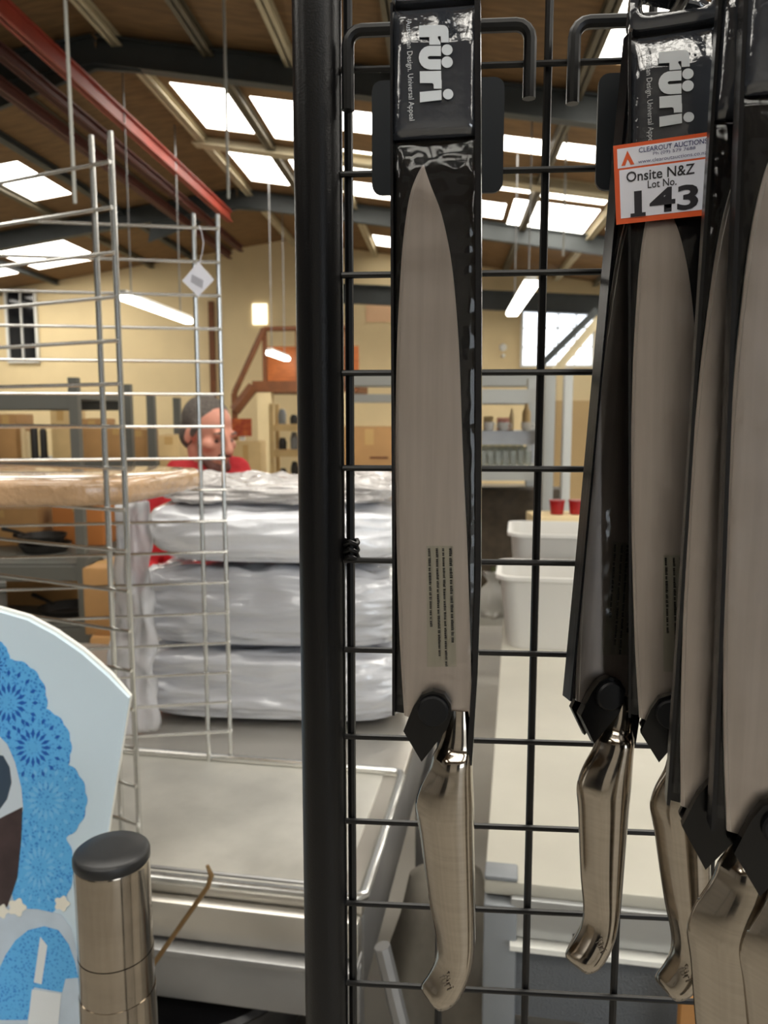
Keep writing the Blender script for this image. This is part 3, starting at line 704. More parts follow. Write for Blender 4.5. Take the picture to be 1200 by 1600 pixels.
for i in range(30): m_.add([(.12 + i * .03 + .006 * cos(2 * pi * k / 8), .0255, ZB - .288 + .006 * sin(2 * pi * k / 8)) for k in range(8)], [tuple(range(8))])
m_.build('drill_holes', M_DARK, b2)
MB().box((.14, -.0128, ZB - .068), (.016, .002, .006)).build('slot', M_DARK, b2)
for x in (.02, RW - .03):
    for y in (.03, RD - .03): MB().box((x + .005, y - .02, (ZB - .03) / 2), (.05, .05, ZB - .03), bev=.004).build('leg', M_GREYP, b2)
MB().box((RW / 2, RD / 2, .4), (RW - .1, RD - .1, .02)).build('lower_shelf', M_STEELD, b2)
# crumpled grey cloth bundle between the benches
gp = PZ(675, 1480, .45)
t = MB(); t.lathe([(.02, 0), (.1, .02), (.12, .12), (.1, .25), (.075, .33), (.03, .37), (.0, .38)], n=30, cap=False)
for v in t.v: v += Vector((noise.noise(v * 11), noise.noise(v * 11 + Vector((7, 0, 0))), .4 * noise.noise(v * 8))) * .035
gy = bl(.1, .33, 0)
tag(t.build('dust_sheet', mat('grey brown cloth', (128, 122, 112), .8, var=.25, scale=9), loc=(gy.x, gy.y, .4)), 'crumpled grey-brown dust sheet heaped in the gap between the benches', 'cloth')
t = thing('step_stool', 'low dark stool in the gap between the two benches', 'stool', (gy.x, gy.y, 0))
MB().box((0, 0, .385), (.17, .26, .024), bev=.005).build('seat', M_DARK, t)
for sx in (-.06, .06):
    for sy in (-.1, .1): MB().box((sx, sy, .187), (.02, .02, .374)).build('leg', M_DARK, t)
t = thing('folding_prop', 'grey metal prop leaning in the gap beside the steel bench', 'prop')
a_ = P(597, 1478, 1.0); b_ = P(665, 1760, .98); b_ = a_ + (b_ - a_) * ((a_.z) / (a_.z - b_.z)); b_.z = .012
MB().tube([a_, b_], .012, 8).build('shaft', M_STEELD, t); MB().lathe([(.016, 0), (.016, .03), (.012, .04)], n=12).build('rubber_foot', M_DARK, t, loc=(b_.x, b_.y, 0))

# white tubs on the grey bench
def tub(px, py, w, d, h, label):
    p = PZ(px, py, ZB)
    t = thing('white_tub', label, 'tub', (p.x, p.y, ZB), BROT, 'white plastic tubs')
    def ring(s, z, r=.05):
        return [(x, y, z) for x, y in rrect(-w / 2 * s, 0 + d * (1 - s) / 2, w / 2 * s, d - d * (1 - s) / 2, r, 6)]
    rs = [ring(.86, 0), ring(.88, .012), ring(.98, h - .02), ring(1.0, h - .012), ring(1.04, h - .012), ring(1.04, h), ring(.97, h), ring(.95, h - .02), ring(.85, .012)]
    n_ = len(rs[0]); m = MB()
    m.add([v for r in rs for v in r], [(i * n_ + k, i * n_ + (k + 1) % n_, (i + 1) * n_ + (k + 1) % n_, (i + 1) * n_ + k) for i in range(len(rs) - 1) for k in range(n_)] + [tuple(range(n_))[::-1], tuple((len(rs) - 1) * n_ + k for k in range(n_))])
    m.build('tub_body', M_WHITEP, t, 40)
    return t
tub(893, 1020, .44, .3, .225, 'open white plastic tub at the front on the grey bench')
q = PZ(893, 1020, ZB); o = tub(893, 1020, .44, .34, .3, 'open white plastic tub standing behind the front tub'); o.location = (q.x + .03 + sin(-BROT) * .36, q.y + .36, ZB)

# crumpled clear bag beside the tubs
bgp = PZ(768, 965, ZB); m_ = MB(); m_.lathe([(.02, 0), (.05, .01), (.055, .05), (.04, .1), (.02, .13), (.028, .16)], n=26, cap=False)
for v in m_.v: v += Vector((noise.noise(v * 40), noise.noise(v * 40 + Vector((3, 0, 0))), .3 * noise.noise(v * 30))) * .02; v.z = max(v.z, .001)
tag(m_.build('plastic_bag', film('bag film', (236, 234, 228), .15, 1.5, .97, .5, 60, .35), loc=(bgp.x, bgp.y, ZB), smooth=180), 'small crumpled clear plastic bag beside the white tubs', 'plastic bag')

# ------------------------------------------------------------------ wrapped packs stacked on the steel bench
def wrapped(name, px0, px1, y_top, y_bot_z, Y, depth, label, m, amp=.012, freq=7, bev=.05, seed=0, skew=0., pw=8.):
    a, b = P(px0, y_top, Y), P(px1, y_top, Y)
    z0 = y_bot_z; z1 = a.z; w = b.x - a.x
    nx, ny, nz = 36, 16, 10
    bm = bmesh.new(); bmesh.ops.create_cube(bm, size=1)
    bmesh.ops.subdivide_edges(bm, edges=list(bm.edges), cuts=37, use_grid_fill=True)
    h = z1 - z0
    for v in bm.verts:
        c = v.co.copy()
        # superellipse rounding in section
        sx, sy, sz = c.x * 2, c.y * 2, c.z * 2
        L = (abs(sx) ** 7 + abs(sy) ** 7 + abs(sz) ** 3.2) ** (1 / 5.0)
        L = max(L, 1e-6); q = Vector((sx, sy, sz)); mx = max(abs(sx), abs(sy), abs(sz))
        k = min(1.0, 1 / max(1.0, (abs(sx) ** pw + abs(sy) ** pw + abs(sz) ** pw) ** (1 / pw)))
        q = q * k
        v.co = Vector((q.x * w / 2, q.y * depth / 2, q.z * h / 2 + skew * q.x * h / 2))
        n0 = Vector((v.co.x * freq * .55, v.co.y * freq, v.co.z * freq * 2.2)) + Vector((seed * 7.1, 0, 0))
        d = noise.fractal(n0, .9, 2.1, 3) * amp
        ridg = abs(noise.noise(n0 * 2.3 + Vector((3, 1, 2)))) * amp * .9
        n1 = Vector((n0.x * 1.6 + n0.z * .9, n0.y * 2.2, n0.z * 4.2 - n0.x * 1.2)); ridg += (abs(noise.noise(n1)) ** .6) * amp * .55
        nrm = Vector((q.x ** 5, q.y ** 5, q.z ** 5)); nrm = nrm.normalized() if nrm.length > 0 else nrm
        if sz > -.93: v.co += nrm * (d - ridg)
        v.co.z = max(v.co.z, -h / 2)
    me = bpy.data.meshes.new(name); bm.to_mesh(me); bm.free(); me.shade_smooth()
    o = link(name, me, m, None, ((a.x + b.x) / 2, Y + depth / 2, (z0 + z1) / 2), BROT * .5)
    return tag(o, label, 'wrapped pack', 'wrapped packs on the steel bench')
YS = 1.66
zA = P(400, 1018, YS).z; zB_ = P(400, 888, YS).z; zC = P(400, 788, YS).z
zz0 = ZB + .001
wrapped('wrapped_pack', 196, 655, 1018, zz0, YS, .42, 'lowest white foam pack in clear wrap, lying on the steel bench', M_WRAP, .016, 7, seed=1, pw=5)
wrapped('wrapped_pack', 192, 650, 892, zA - .006, YS, .42, 'grey-white foam pack in clear wrap, second from the bench', M_WRAP, .016, 7, seed=2, pw=5)
wrapped('wrapped_pack', 188, 660, 786, zB_ - .006, YS - .02, .45, 'bright white rounded foam pack below the crumpled clear wrap', mat('bright foam in plastic', (222, 224, 230), .14, coat=.9, bump=.5, bscale=16), .012, 6, seed=3, pw=3.2)
wrapped('wrapped_pack', 215, 640, 750, zC - .012, YS + .02, .4, 'crumpled clear plastic wrapped pack on top of the white foam packs', M_WRAPC, .026, 10, seed=4, pw=3.5)
# loose crumpled wrap hanging at the left side of the packs
m_ = MB(); nx, nz = 14, 26
c0 = P(182, 800, 1.6); c1 = P(225, 1090, 1.6)
for j in range(nz + 1):
    for i in range(nx + 1):
        u, w_ = i / nx, j / nz
        x = c0.x - .01 - .06 * (w_ ** 1.5) * (1 - u) + u * (.07); z = c0.z + .02 + (ZB + .004 - c0.z - .02) * w_
        q = Vector((x * 18, w_ * 9, u * 4)); m_.v.append(Vector((x + .012 * noise.noise(q), 1.625 + .03 * u * 0 + .028 * noise.noise(q * 1.3 + Vector((4, 4, 4))) + .05 * (u - .5) ** 2, z)))
m_.f = [(j * (nx + 1) + i, j * (nx + 1) + i + 1, (j + 1) * (nx + 1) + i + 1, (j + 1) * (nx + 1) + i) for j in range(nz) for i in range(nx)]
o = m_.build('loose_plastic_wrap', film('loose wrap film', (235, 235, 238), .12, 1.5, .97, .5, 40, .6), smooth=180)
sol = o.modifiers.new('t', 'SOLIDIFY'); sol.thickness = .0006
tag(o, 'loose crumpled clear plastic hanging at the side of the packs', 'plastic wrap')

# ================================================================== CHROME WIRE RACK (two hinged panels)
def panel(name, label, xr_px_top, y_top, Y, ang, pitch, n_rows, z_first, width, vgap, ztop, r_v, r_h, short_first=None):
    """panel starts at its right end; runs towards the left; ang>0 recedes"""
    p = P(xr_px_top, y_top, Y)
    t = thing(name, label, 'wire rack', (p.x, p.y, ZB))
    d = Vector((-cos(ang), sin(ang), 0)); nrm = Vector((-sin(ang), -cos(ang), 0))
    for k in (0, 1):
        q = d * (vgap * k); MB().tube([q, q + Vector((0, 0, ztop - ZB))], r_v, 10).build('upright', M_CHROME, t)
    for xx in (width, width - vgap):
        q = d * xx; MB().tube([q, q + Vector((0, 0, ztop - ZB))], r_v, 10).build('upright', M_CHROME, t)
    for i in range(n_rows):
        z = z_first - pitch * i - ZB
        if z < .01: break
        off = nrm * (r_v + r_h * .6)
        e = width if not (short_first and i == 0) else short_first
        MB().tube([off + d * -.004 + Vector((0, 0, z)), off + d * e + Vector((0, 0, z))], r_h, 8).build('cross_wire', M_CHROME, t)
    return t
YA, YBk = 1.17, 1.5
zAt = P(170, 205, YA).z; zBt = P(338, 335, YBk).z
zA1 = P(175, 255, YA).z; zB1 = P(340, 358, YBk).z
PA = .0655; PBt = .0614
# let one wire of each panel lie level so that the board can rest on both
kA, kB = 8, 8
zboard = P(340, 765, YBk).z
panel('wire_rack_panel', 'tall chrome wire panel with paired uprights standing behind the blue sign', 172, 205, YA, R_(26), (zA1 - zboard) / kA, 19, zA1, .82, .038, zAt, .0044, .0031)
panel('wire_rack_panel', 'chrome wire panel with a paper tag standing before the wrapped packs', 339, 335, YBk, R_(-9), (zB1 - zboard) / kB, 19, zB1, .98, .044, zBt, .0043, .003, .36)
# the wrapped board lying on the wires between both panels
bz0 = zboard + .0035
fl = P(-60, 770, 1.22); 
pts = [P(314, 738, 1.47), P(200, 762, 1.2), P(120, 768, 1.17), P(-120, 775, 1.16), P(-160, 740, 1.5), P(250, 730, 1.52)]
poly = [(p.x, p.y) for p in pts]
m_ = MB(); bm = bmesh.new()
vs = [bm.verts.new((x, y, 0)) for x, y in poly]; f0 = bm.faces.new(vs)
ex = bmesh.ops.extrude_face_region(bm, geom=[f0]); bmesh.ops.translate(bm, vec=(0, 0, .042), verts=[g for g in ex['geom'] if isinstance(g, bmesh.types.BMVert)])
bmesh.ops.recalc_face_normals(bm, faces=bm.faces)
bmesh.ops.bevel(bm, geom=list(bm.edges), offset=.014, segments=3, affect='EDGES', profile=.6)
me = bpy.data.meshes.new('wrapped_board'); bm.to_mesh(me); bm.free(); me.shade_smooth(); me.set_sharp_from_angle(angle=R_(50))
tag(link('wrapped_board', me, M_BOARD, None, (0, 0, bz0)), 'tan board in shiny shrink wrap lying across the chrome wire panels', 'board')
# paper price tag on a string
tp = P(309, 437, 1.485)
t = thing('price_tag', 'small white paper tag with barcode hanging on the chrome panel', 'tag', tp)
m_ = MB(); s_ = .027
m_.prism([(-s_ * 1.1, -.002), (.002, s_ * 1.2), (s_ * 1.15, .0), (.0, -s_ * 1.15)], -.0006, .0006); m_.build('tag_card', M_STICK, t)
mk = MB()
for i in range(9):
    c = Vector((-.012 + i * .0024, 0, .001 - i * .0002)); 
    mk.prism([(c.x - .0007, c.z - .006 - i * .0012), (c.x + .0005, c.z - .006 - i * .0012), (c.x + .003, c.z + .008 - i * .001), (c.x + .0018, c.z + .008 - i * .001)], -.0012, -.0007)
mk.build('barcode', mat('grey print', (120, 120, 130), .6), t)
w0 = Vector((.004, -.001, .03)); MB().tube([w0, (.01, -.004, .045), (.0135, -.003, .065), (.01, .0, .085), (.005, .002, .0985)], .0006, 6).build('string', M_STICK, t)

# ================================================================== BLUE DISPLAY SIGN
YSN = .86
SO = P(60, 1250, YSN)
sign = thing('display_sign', 'pale blue curved sign printed with blue lace and dark cake', 'sign', (SO.x, YSN, 0))
def sg(px, py):
    p = P(px, py, YSN); return (p.x - SO.x, p.z)
right = [(0, 957), (42, 969), (85, 992), (128, 1022), (170, 1059), (201, 1091)]
edge = [(185, 1189), (170, 1282), (154, 1400), (137, 1520), (120, 1660)]
left = [(-300 - x, y) for x, y in right][::-1]
outline = [sg(*q) for q in right + edge] + [sg(-300 - x, y) for x, y in edge[::-1]] + [sg(*q) for q in left] + [sg(-225, 937), sg(-150, 930), sg(-75, 937)]
MB().prism(outline, 0, .006).build('card_panel', M_SIGN, sign, 20)
MB().prism([(x * 1.004 , z + (.0035 if z > sg(0, 1080)[1] else 0)) for x, z in outline], .0062, .012).build('backing_board', M_SIGNE, sign, 20)
def lace_mat():
    m = mat('blue lace print', (64, 160, 232), .4)
    nt = m.node_tree; b = nt.nodes['Principled BSDF']
    tc = nt.nodes.new('ShaderNodeTexCoord'); vo = nt.nodes.new('ShaderNodeTexVoronoi'); vo.inputs['Scale'].default_value = 260
    nz = nt.nodes.new('ShaderNodeTexNoise'); nz.inputs['Scale'].default_value = 22
    rp = nt.nodes.new('ShaderNodeValToRGB'); rp.color_ramp.elements[0].color = (*lin((8, 112, 212)), 1); rp.color_ramp.elements[1].color = (*lin((96, 184, 245)), 1)
    rp.color_ramp.elements[0].position = .22; rp.color_ramp.elements[1].position = .62
    ad = nt.nodes.new('ShaderNodeMath'); ad.operation = 'MULTIPLY_ADD'; ad.inputs[1].default_value = .5; ad.inputs[2].default_value = -.1
    nt.links.new(tc.outputs['Object'], vo.inputs['Vector']); nt.links.new(tc.outputs['Object'], nz.inputs['Vector'])
    mu = nt.nodes.new('ShaderNodeMath'); mu.operation = 'ADD'
    nt.links.new(vo.outputs['Distance'], mu.inputs[0]); nt.links.new(nz.outputs['Fac'], ad.inputs[0]); nt.links.new(ad.outputs[0], mu.inputs[1])
    nt.links.new(mu.outputs[0], rp.inputs['Fac']); nt.links.new(rp.outputs[0], b.inputs['Base Color'])
    return m
M_LACE = lace_mat(); M_LACED = mat('deep blue print', (10, 92, 190), .4); M_LACEL = mat('light blue print', (120, 196, 248), .4)
def piece(pts, m, name, y0=-.0004, th=.0003, parent=sign):
    return MB().prism([sg(*q) for q in pts], y0, y0 + th).build(name, m, parent, 0)
def scal(cx, cy, rx, ry, n_):       # a scalloped blob outline
    return [(cx + rx * (1 + .05 * abs(cos(n_ * t_ / 2))) * cos(t_), cy + ry * (1 + .05 * abs(cos(n_ * t_ / 2))) * sin(t_)) for t_ in [2 * pi * i / 72 for i in range(72)]]
ROS = [(-6, 1040, 22, 38), (14, 1098, 58, 66), (52, 1168, 58, 62), (72, 1250, 62, 66), (62, 1355, 52, 72)]
for i, (cx, cy, rx, ry) in enumerate(ROS):
    piece(scal(cx, cy, rx, ry, 16), M_LACE, 'lace_rosette', -.0004 - .00012 * i, .0003)
    m_ = MB(); y = -.0005 - .00012 * i
    for k in range(16):
        an = 2 * pi * k / 16
        for r0, r1, wd in ((.22, .5, .05), (.62, .8, .05)):
            c = [(cx + (r0 * cos(an) - wd * sin(an) * 0) * rx, cy + r0 * sin(an) * ry), (cx + ((r0 + r1) / 2 * cos(an) - wd * sin(an)) * rx, cy + ((r0 + r1) / 2 * sin(an) + wd * cos(an)) * ry), (cx + r1 * cos(an) * rx, cy + r1 * sin(an) * ry), (cx + ((r0 + r1) / 2 * cos(an) + wd * sin(an)) * rx, cy + ((r0 + r1) / 2 * sin(an) - wd * cos(an)) * ry)]
            m_.prism([sg(*q) for q in c], y - .0001, y)
    m_.build('lace_petals', M_LACED if i in (0, 1, 2) else M_LACEL, sign, 0)
piece([(0, 1150), (12, 1162), (24, 1190), (34, 1230), (37, 1262), (36, 1268), (14, 1276), (-30, 1290), (-60, 1290), (-60, 1140)], mat('pale cake plate print', (206, 220, 232), .4), 'cake_rim_print', -.0013)
piece([(-60, 1170), (6, 1180), (16, 1198), (19, 1222), (12, 1248), (-4, 1270), (-60, 1275)], mat('slate cake print', (52, 72, 92), .4), 'cake_inner_print', -.0016)  # dark inner area of the printed cake ring
piece([(-60, 1290), (0, 1278), (36, 1260), (34, 1310), (28, 1370), (18, 1400), (12, 1416), (-60, 1430)], mat('dark cake print', (62, 48, 50), .5, var=.2, scale=40), 'cake_print', -.0016)
piece([(-60, 1412), (0, 1414), (20, 1418), (60, 1420), (96, 1428), (112, 1450), (124, 1500), (126, 1560), (120, 1660), (-60, 1660)], mat('misty white print', (196, 212, 228), .4, var=.08, scale=20), 'plate_print', -.0012)
arch = [(-40, 1560), (0, 1512), (10, 1490), (25, 1468), (45, 1452), (70, 1446), (92, 1452), (108, 1474), (118, 1502), (123, 1526), (103, 1528), (98, 1549), (54, 1541), (44, 1592), (-40, 1592)]
piece(arch, M_LACE, 'lace_arch', -.0017)
piece([(64, 1462), (75, 1476), (66, 1536), (54, 1533)], mat('white print', (228, 234, 238), .4), 'knife_print', -.0021)
piece([(51, 1544), (97, 1551), (92, 1600), (90, 1640), (40, 1640)], mat('white print', (228, 234, 238), .4), 'card_print', -.0021)
for cx, cy, r in ((28, 1416, 13), (98, 1410, 11), (4, 1422, 10)):
    piece([(cx + r * (1 + .18 * cos(5 * t_)) * cos(t_), cy + r * (1 + .18 * cos(5 * t_)) * sin(t_)) for t_ in [2 * pi * i / 30 for i in range(30)]], mat('cream flower print', (240, 238, 226), .5), 'flower_print', -.0024)
zbt = sg(0, 1655)[1]
for x in (sg(30, 1600)[0], sg(-330, 1600)[0]):
    MB().tube([(x, .024, 0.0), (x, .024, zbt + .25)], .011, 8).build('stand_leg', M_STEELD, sign)
MB().box(((sg(30, 1600)[0] + sg(-330, 1600)[0]) / 2, .03, .012), (.42, .12, .024), bev=.006).build('stand_foot', M_STEELD, sign)

# ================================================================== STEEL TUBE POST
YT = .64
ct = P(174, 1322, YT)
rt = (231 - 117) / 2 / FPX * (ct - Vector((0, 0, CAM_Z))).dot(Vector((0, cos(PITCH), -sin(PITCH))))
t = thing('tube_post', 'brushed stainless tube post with black plastic cap beside the blue sign', 'post', (ct.x, ct.y, 0))
zt = ct.z - .004
z1j, z2j = P(180, 1522, YT - rt).z, P(180, 1585, YT - rt).z
MB().lathe([(rt, z1j + .0008), (rt, zt - .011), (rt * .99, zt - .0095), (rt * .985, zt - .009)], n=48).build('upper_sleeve', M_TUBE, t)
MB().lathe([(rt * 1.012, z2j), (rt * 1.012, z1j)], n=48).build('middle_sleeve', M_TUBE, t)
MB().lathe([(rt * 1.035, .012), (rt * 1.035, z2j - .001), (rt * 1.03, z2j)], n=48).build('lower_tube', M_TUBE, t)
MB().lathe([(rt * 1.0, zt - .0088), (rt * 1.015, zt - .008), (rt * 1.015, zt - .002), (rt * .99, zt), (rt * .9, zt + .0022), (rt * .5, zt + .003), (0, zt + .003)], n=48, cap=False).build('end_cap', M_CAP, t)
MB().lathe([(.1, 0), (.1, .008), (.09, .012)], n=40).build('base_plate', M_TUBE, t)
# small oval slot in the sleeve
# ------------------------------------------------------------------ bent rod
a_ = P(236, 1512, 1.0); b_ = P(325, 1385, 1.0); c_ = P(330, 1368, 1.0); d_ = P(324, 1352, 1.0)
dn = (a_ - b_); low = a_ + dn * .5; low2 = a_ + dn * ((a_.z) / -dn.z)
foot = Vector((low.x, low.y, .01))
t = thing('bent_rod', 'thin brass coloured rod with a bent tip in front of the bench', 'rod', (foot.x, foot.y, 0))
o_ = Vector((foot.x, foot.y, 0))
MB().tube([x - o_ for x in (foot, low + Vector((0, 0, -.02)), low.lerp(a_, .3), a_, b_, c_, d_)], [.0035] * 5 + [.004, .0025], 8).build('rod', mat('dull brass', (150, 122, 86), .35, .9), t)
MB().lathe([(.05, 0), (.05, .006), (.006, .012)], n=20).build('rod_base', M_STEELD, t)

# wooden paddle standing on the floor against the grey bench
wp = P(1080, 1556, 1.0)
t = thing('wooden_paddle', 'orange-brown wooden paddle standing on the floor before the grey bench', 'paddle', (wp.x, wp.y, 0))
MB().prism(rrect(-.016, wp.z - .3, .016, wp.z, .012), -.006, .006).build('blade', mat('honey wood', (164, 116, 62), .5, var=.12, scale=20), t)
MB().tube([(0, 0, .0), (0, 0, wp.z - .29)], .011, 10).build('shaft', mat('honey wood', (164, 116, 62), .5), t)

# ================================================================== BLACK GRID DISPLAY RACK
GY = R_(4.28)
GO = Vector((.0813, .4027, CAM_Z + .1728))                 # crossing of top visible row and the upright wire right of the big knife
U = Vector((cos(GY), -sin(GY), 0)); N_ = Vector((sin(GY), cos(GY), 0))
CELL = .05
rackO = thing('grid_display_rack', 'black wire grid display rack with round tube posts hung with packaged knives', 'display rack', (GO.x, GO.y, 0), -GY)
def gl(u, n_, z): return Vector((u, n_, z))                # rack local: x along grid, y away from camera
ZT = GO.z
up_post = -2 * CELL - .0155
u_end = 8 * CELL
z_lo, z_hi = ZT - 22 * CELL, ZT + 3 * CELL
for i, u in enumerate((up_post, u_end + .0155)):
    MB().tube([(u, .002, .03), (u, .002, ZT + .3)], .0125, 28).build('post', M_BLACK, rackO)
    MB().lathe([(.0128, 0), (.0128, .004), (.008, .009), (0, .01)], n=24, cap=False).build('post_cap', M_CAP, rackO, loc=(u, .002, ZT + .3))
    MB().box((u, .002, .015), (.05, .5, .03), bev=.006).build('foot', M_BLACK, rackO)
MB().box(((up_post + u_end) / 2, .002, .06), (u_end - up_post, .025, .03), bev=.004).build('base_bar', M_BLACK, rackO)
for k in range(-3, 23):
    MB().tube([(-2 * CELL - .004, 0, ZT - k * CELL), (u_end + .004, 0, ZT - k * CELL)], .00165, 8).build('grid_wire', M_WIRE, rackO)
for k in range(-2, 9):
    MB().tube([(k * CELL, .0033, z_lo), (k * CELL, .0033, z_hi)], .0021 if k > -2 else .0023, 8).build('grid_wire', M_WIRE, rackO)
zc = P(548, 860, .41).z
m_ = MB()
for dz in (-.004, 0, .004): m_.tube([(-2 * CELL + .004 * cos(a), .002 + .004 * sin(a), zc + dz + .001 * sin(3 * a)) for a in [2 * pi * i / 12 for i in range(13)]], .0014, 6)
m_.build('tie_wire', M_WIRE, rackO)

# ------------------------------------------------------------------ hooks with back plates
def hook(u0, label, prong):
    """u0: rack coordinate of the plate centre"""
    t = thing('display_hook', label, 'hook', (rackO.location + Matrix.Rotation(-GY, 3, 'Z') @ Vector((u0, 0, 0))).to_2d().to_3d(), -GY, 'hooks on the black grid')
    hw = .0445; r = .0032; yb = -.006
    zt_ = ZT + .0155; ze = ZT - .0185
    c = .007
    path = [(-hw, yb, ze - .003), (-hw, yb, zt_ - c)] + [(-hw + c - c * cos(a), yb, zt_ - c + c * sin(a)) for a in (R_(22), R_(45), R_(68))] + [(-hw + c, yb, zt_), (hw - c, yb, zt_)] + [(hw - c + c * sin(a), yb, zt_ - c + c * cos(a)) for a in (R_(22), R_(45), R_(68))] + [(hw, yb, zt_ - c), (hw, yb, ze)]
    MB().tube(path, r, 10).build('hanger_wire', M_WIRE, t)
    zp1, zp0 = ZT - .0085, ZT - .0625
    MB().prism(rrect(-.0325, zp0, .0325, zp1, .005), -.0075, -.0055).build('back_plate', M_PLATE, t)
    MB().box((0, -.0065, (zp1 + zt_) / 2), (.012, .003, zt_ - zp1 + .004)).build('plate_strap', M_WIRE, t)
    rot = Matrix.Rotation(GY, 3, 'Z')
    base = Vector((0, -.009, ZT + .0155))
    pts = [base] + [rot @ (Vector(q) - Vector((t.location.x, t.location.y, 0))) for q in prong]
    MB().tube(pts, .0026, 10).build('prong', M_WIRE, t)
    return t

# ------------------------------------------------------------------ packaged knives
def rot_pack(yaw, tilt, roll):
    c, s = cos, sin
    Rz = Matrix(((c(yaw), s(yaw), 0), (-s(yaw), c(yaw), 0), (0, 0, 1)))
    Rx = Matrix(((1, 0, 0), (0, c(tilt), s(tilt)), (0, -s(tilt), c(tilt))))
    Ry = Matrix(((c(roll), 0, s(roll)), (0, 1, 0), (-s(roll), 0, c(roll))))
    return Rz @ Rx @ Ry
CAMP = Vector((0, 0, CAM_Z))
def unp(px, py, T, Rm, yoff=0.):
    d = ray(px, py); n_ = Rm.col[1]
    o = T + n_ * yoff - CAMP
    k = o.dot(n_) / d.dot(n_)
    q = Rm.transposed() @ (CAMP + d * k - T)
    return q.x, q.z
R1_ = rot_pack(R_(9), R_(3), 0)
_r = ray(682, -40); T1_ = CAMP + _r * (.345 / _r.y)
def K(px, py, yoff=0.): return unp(px, py, T1_, R1_, yoff)

def spline(pts, n=6):
    """Catmull-Rom through pts (open)"""
    out = []
    for i in range(len(pts) - 1):
        p0 = pts[max(i - 1, 0)]; p1 = pts[i]; p2 = pts[i + 1]; p3 = pts[min(i + 2, len(pts) - 1)]
        for k in range(n):
            t = k / n
            out.append(tuple(.5 * (2 * p1[a] + (p2[a] - p0[a]) * t + (2 * p0[a] - 5 * p1[a] + 4 * p2[a] - p3[a]) * t * t + (3 * p1[a] - p0[a] - 3 * p2[a] + p3[a]) * t ** 3) for a in range(len(p1))))
    out.append(tuple(pts[-1])); return out

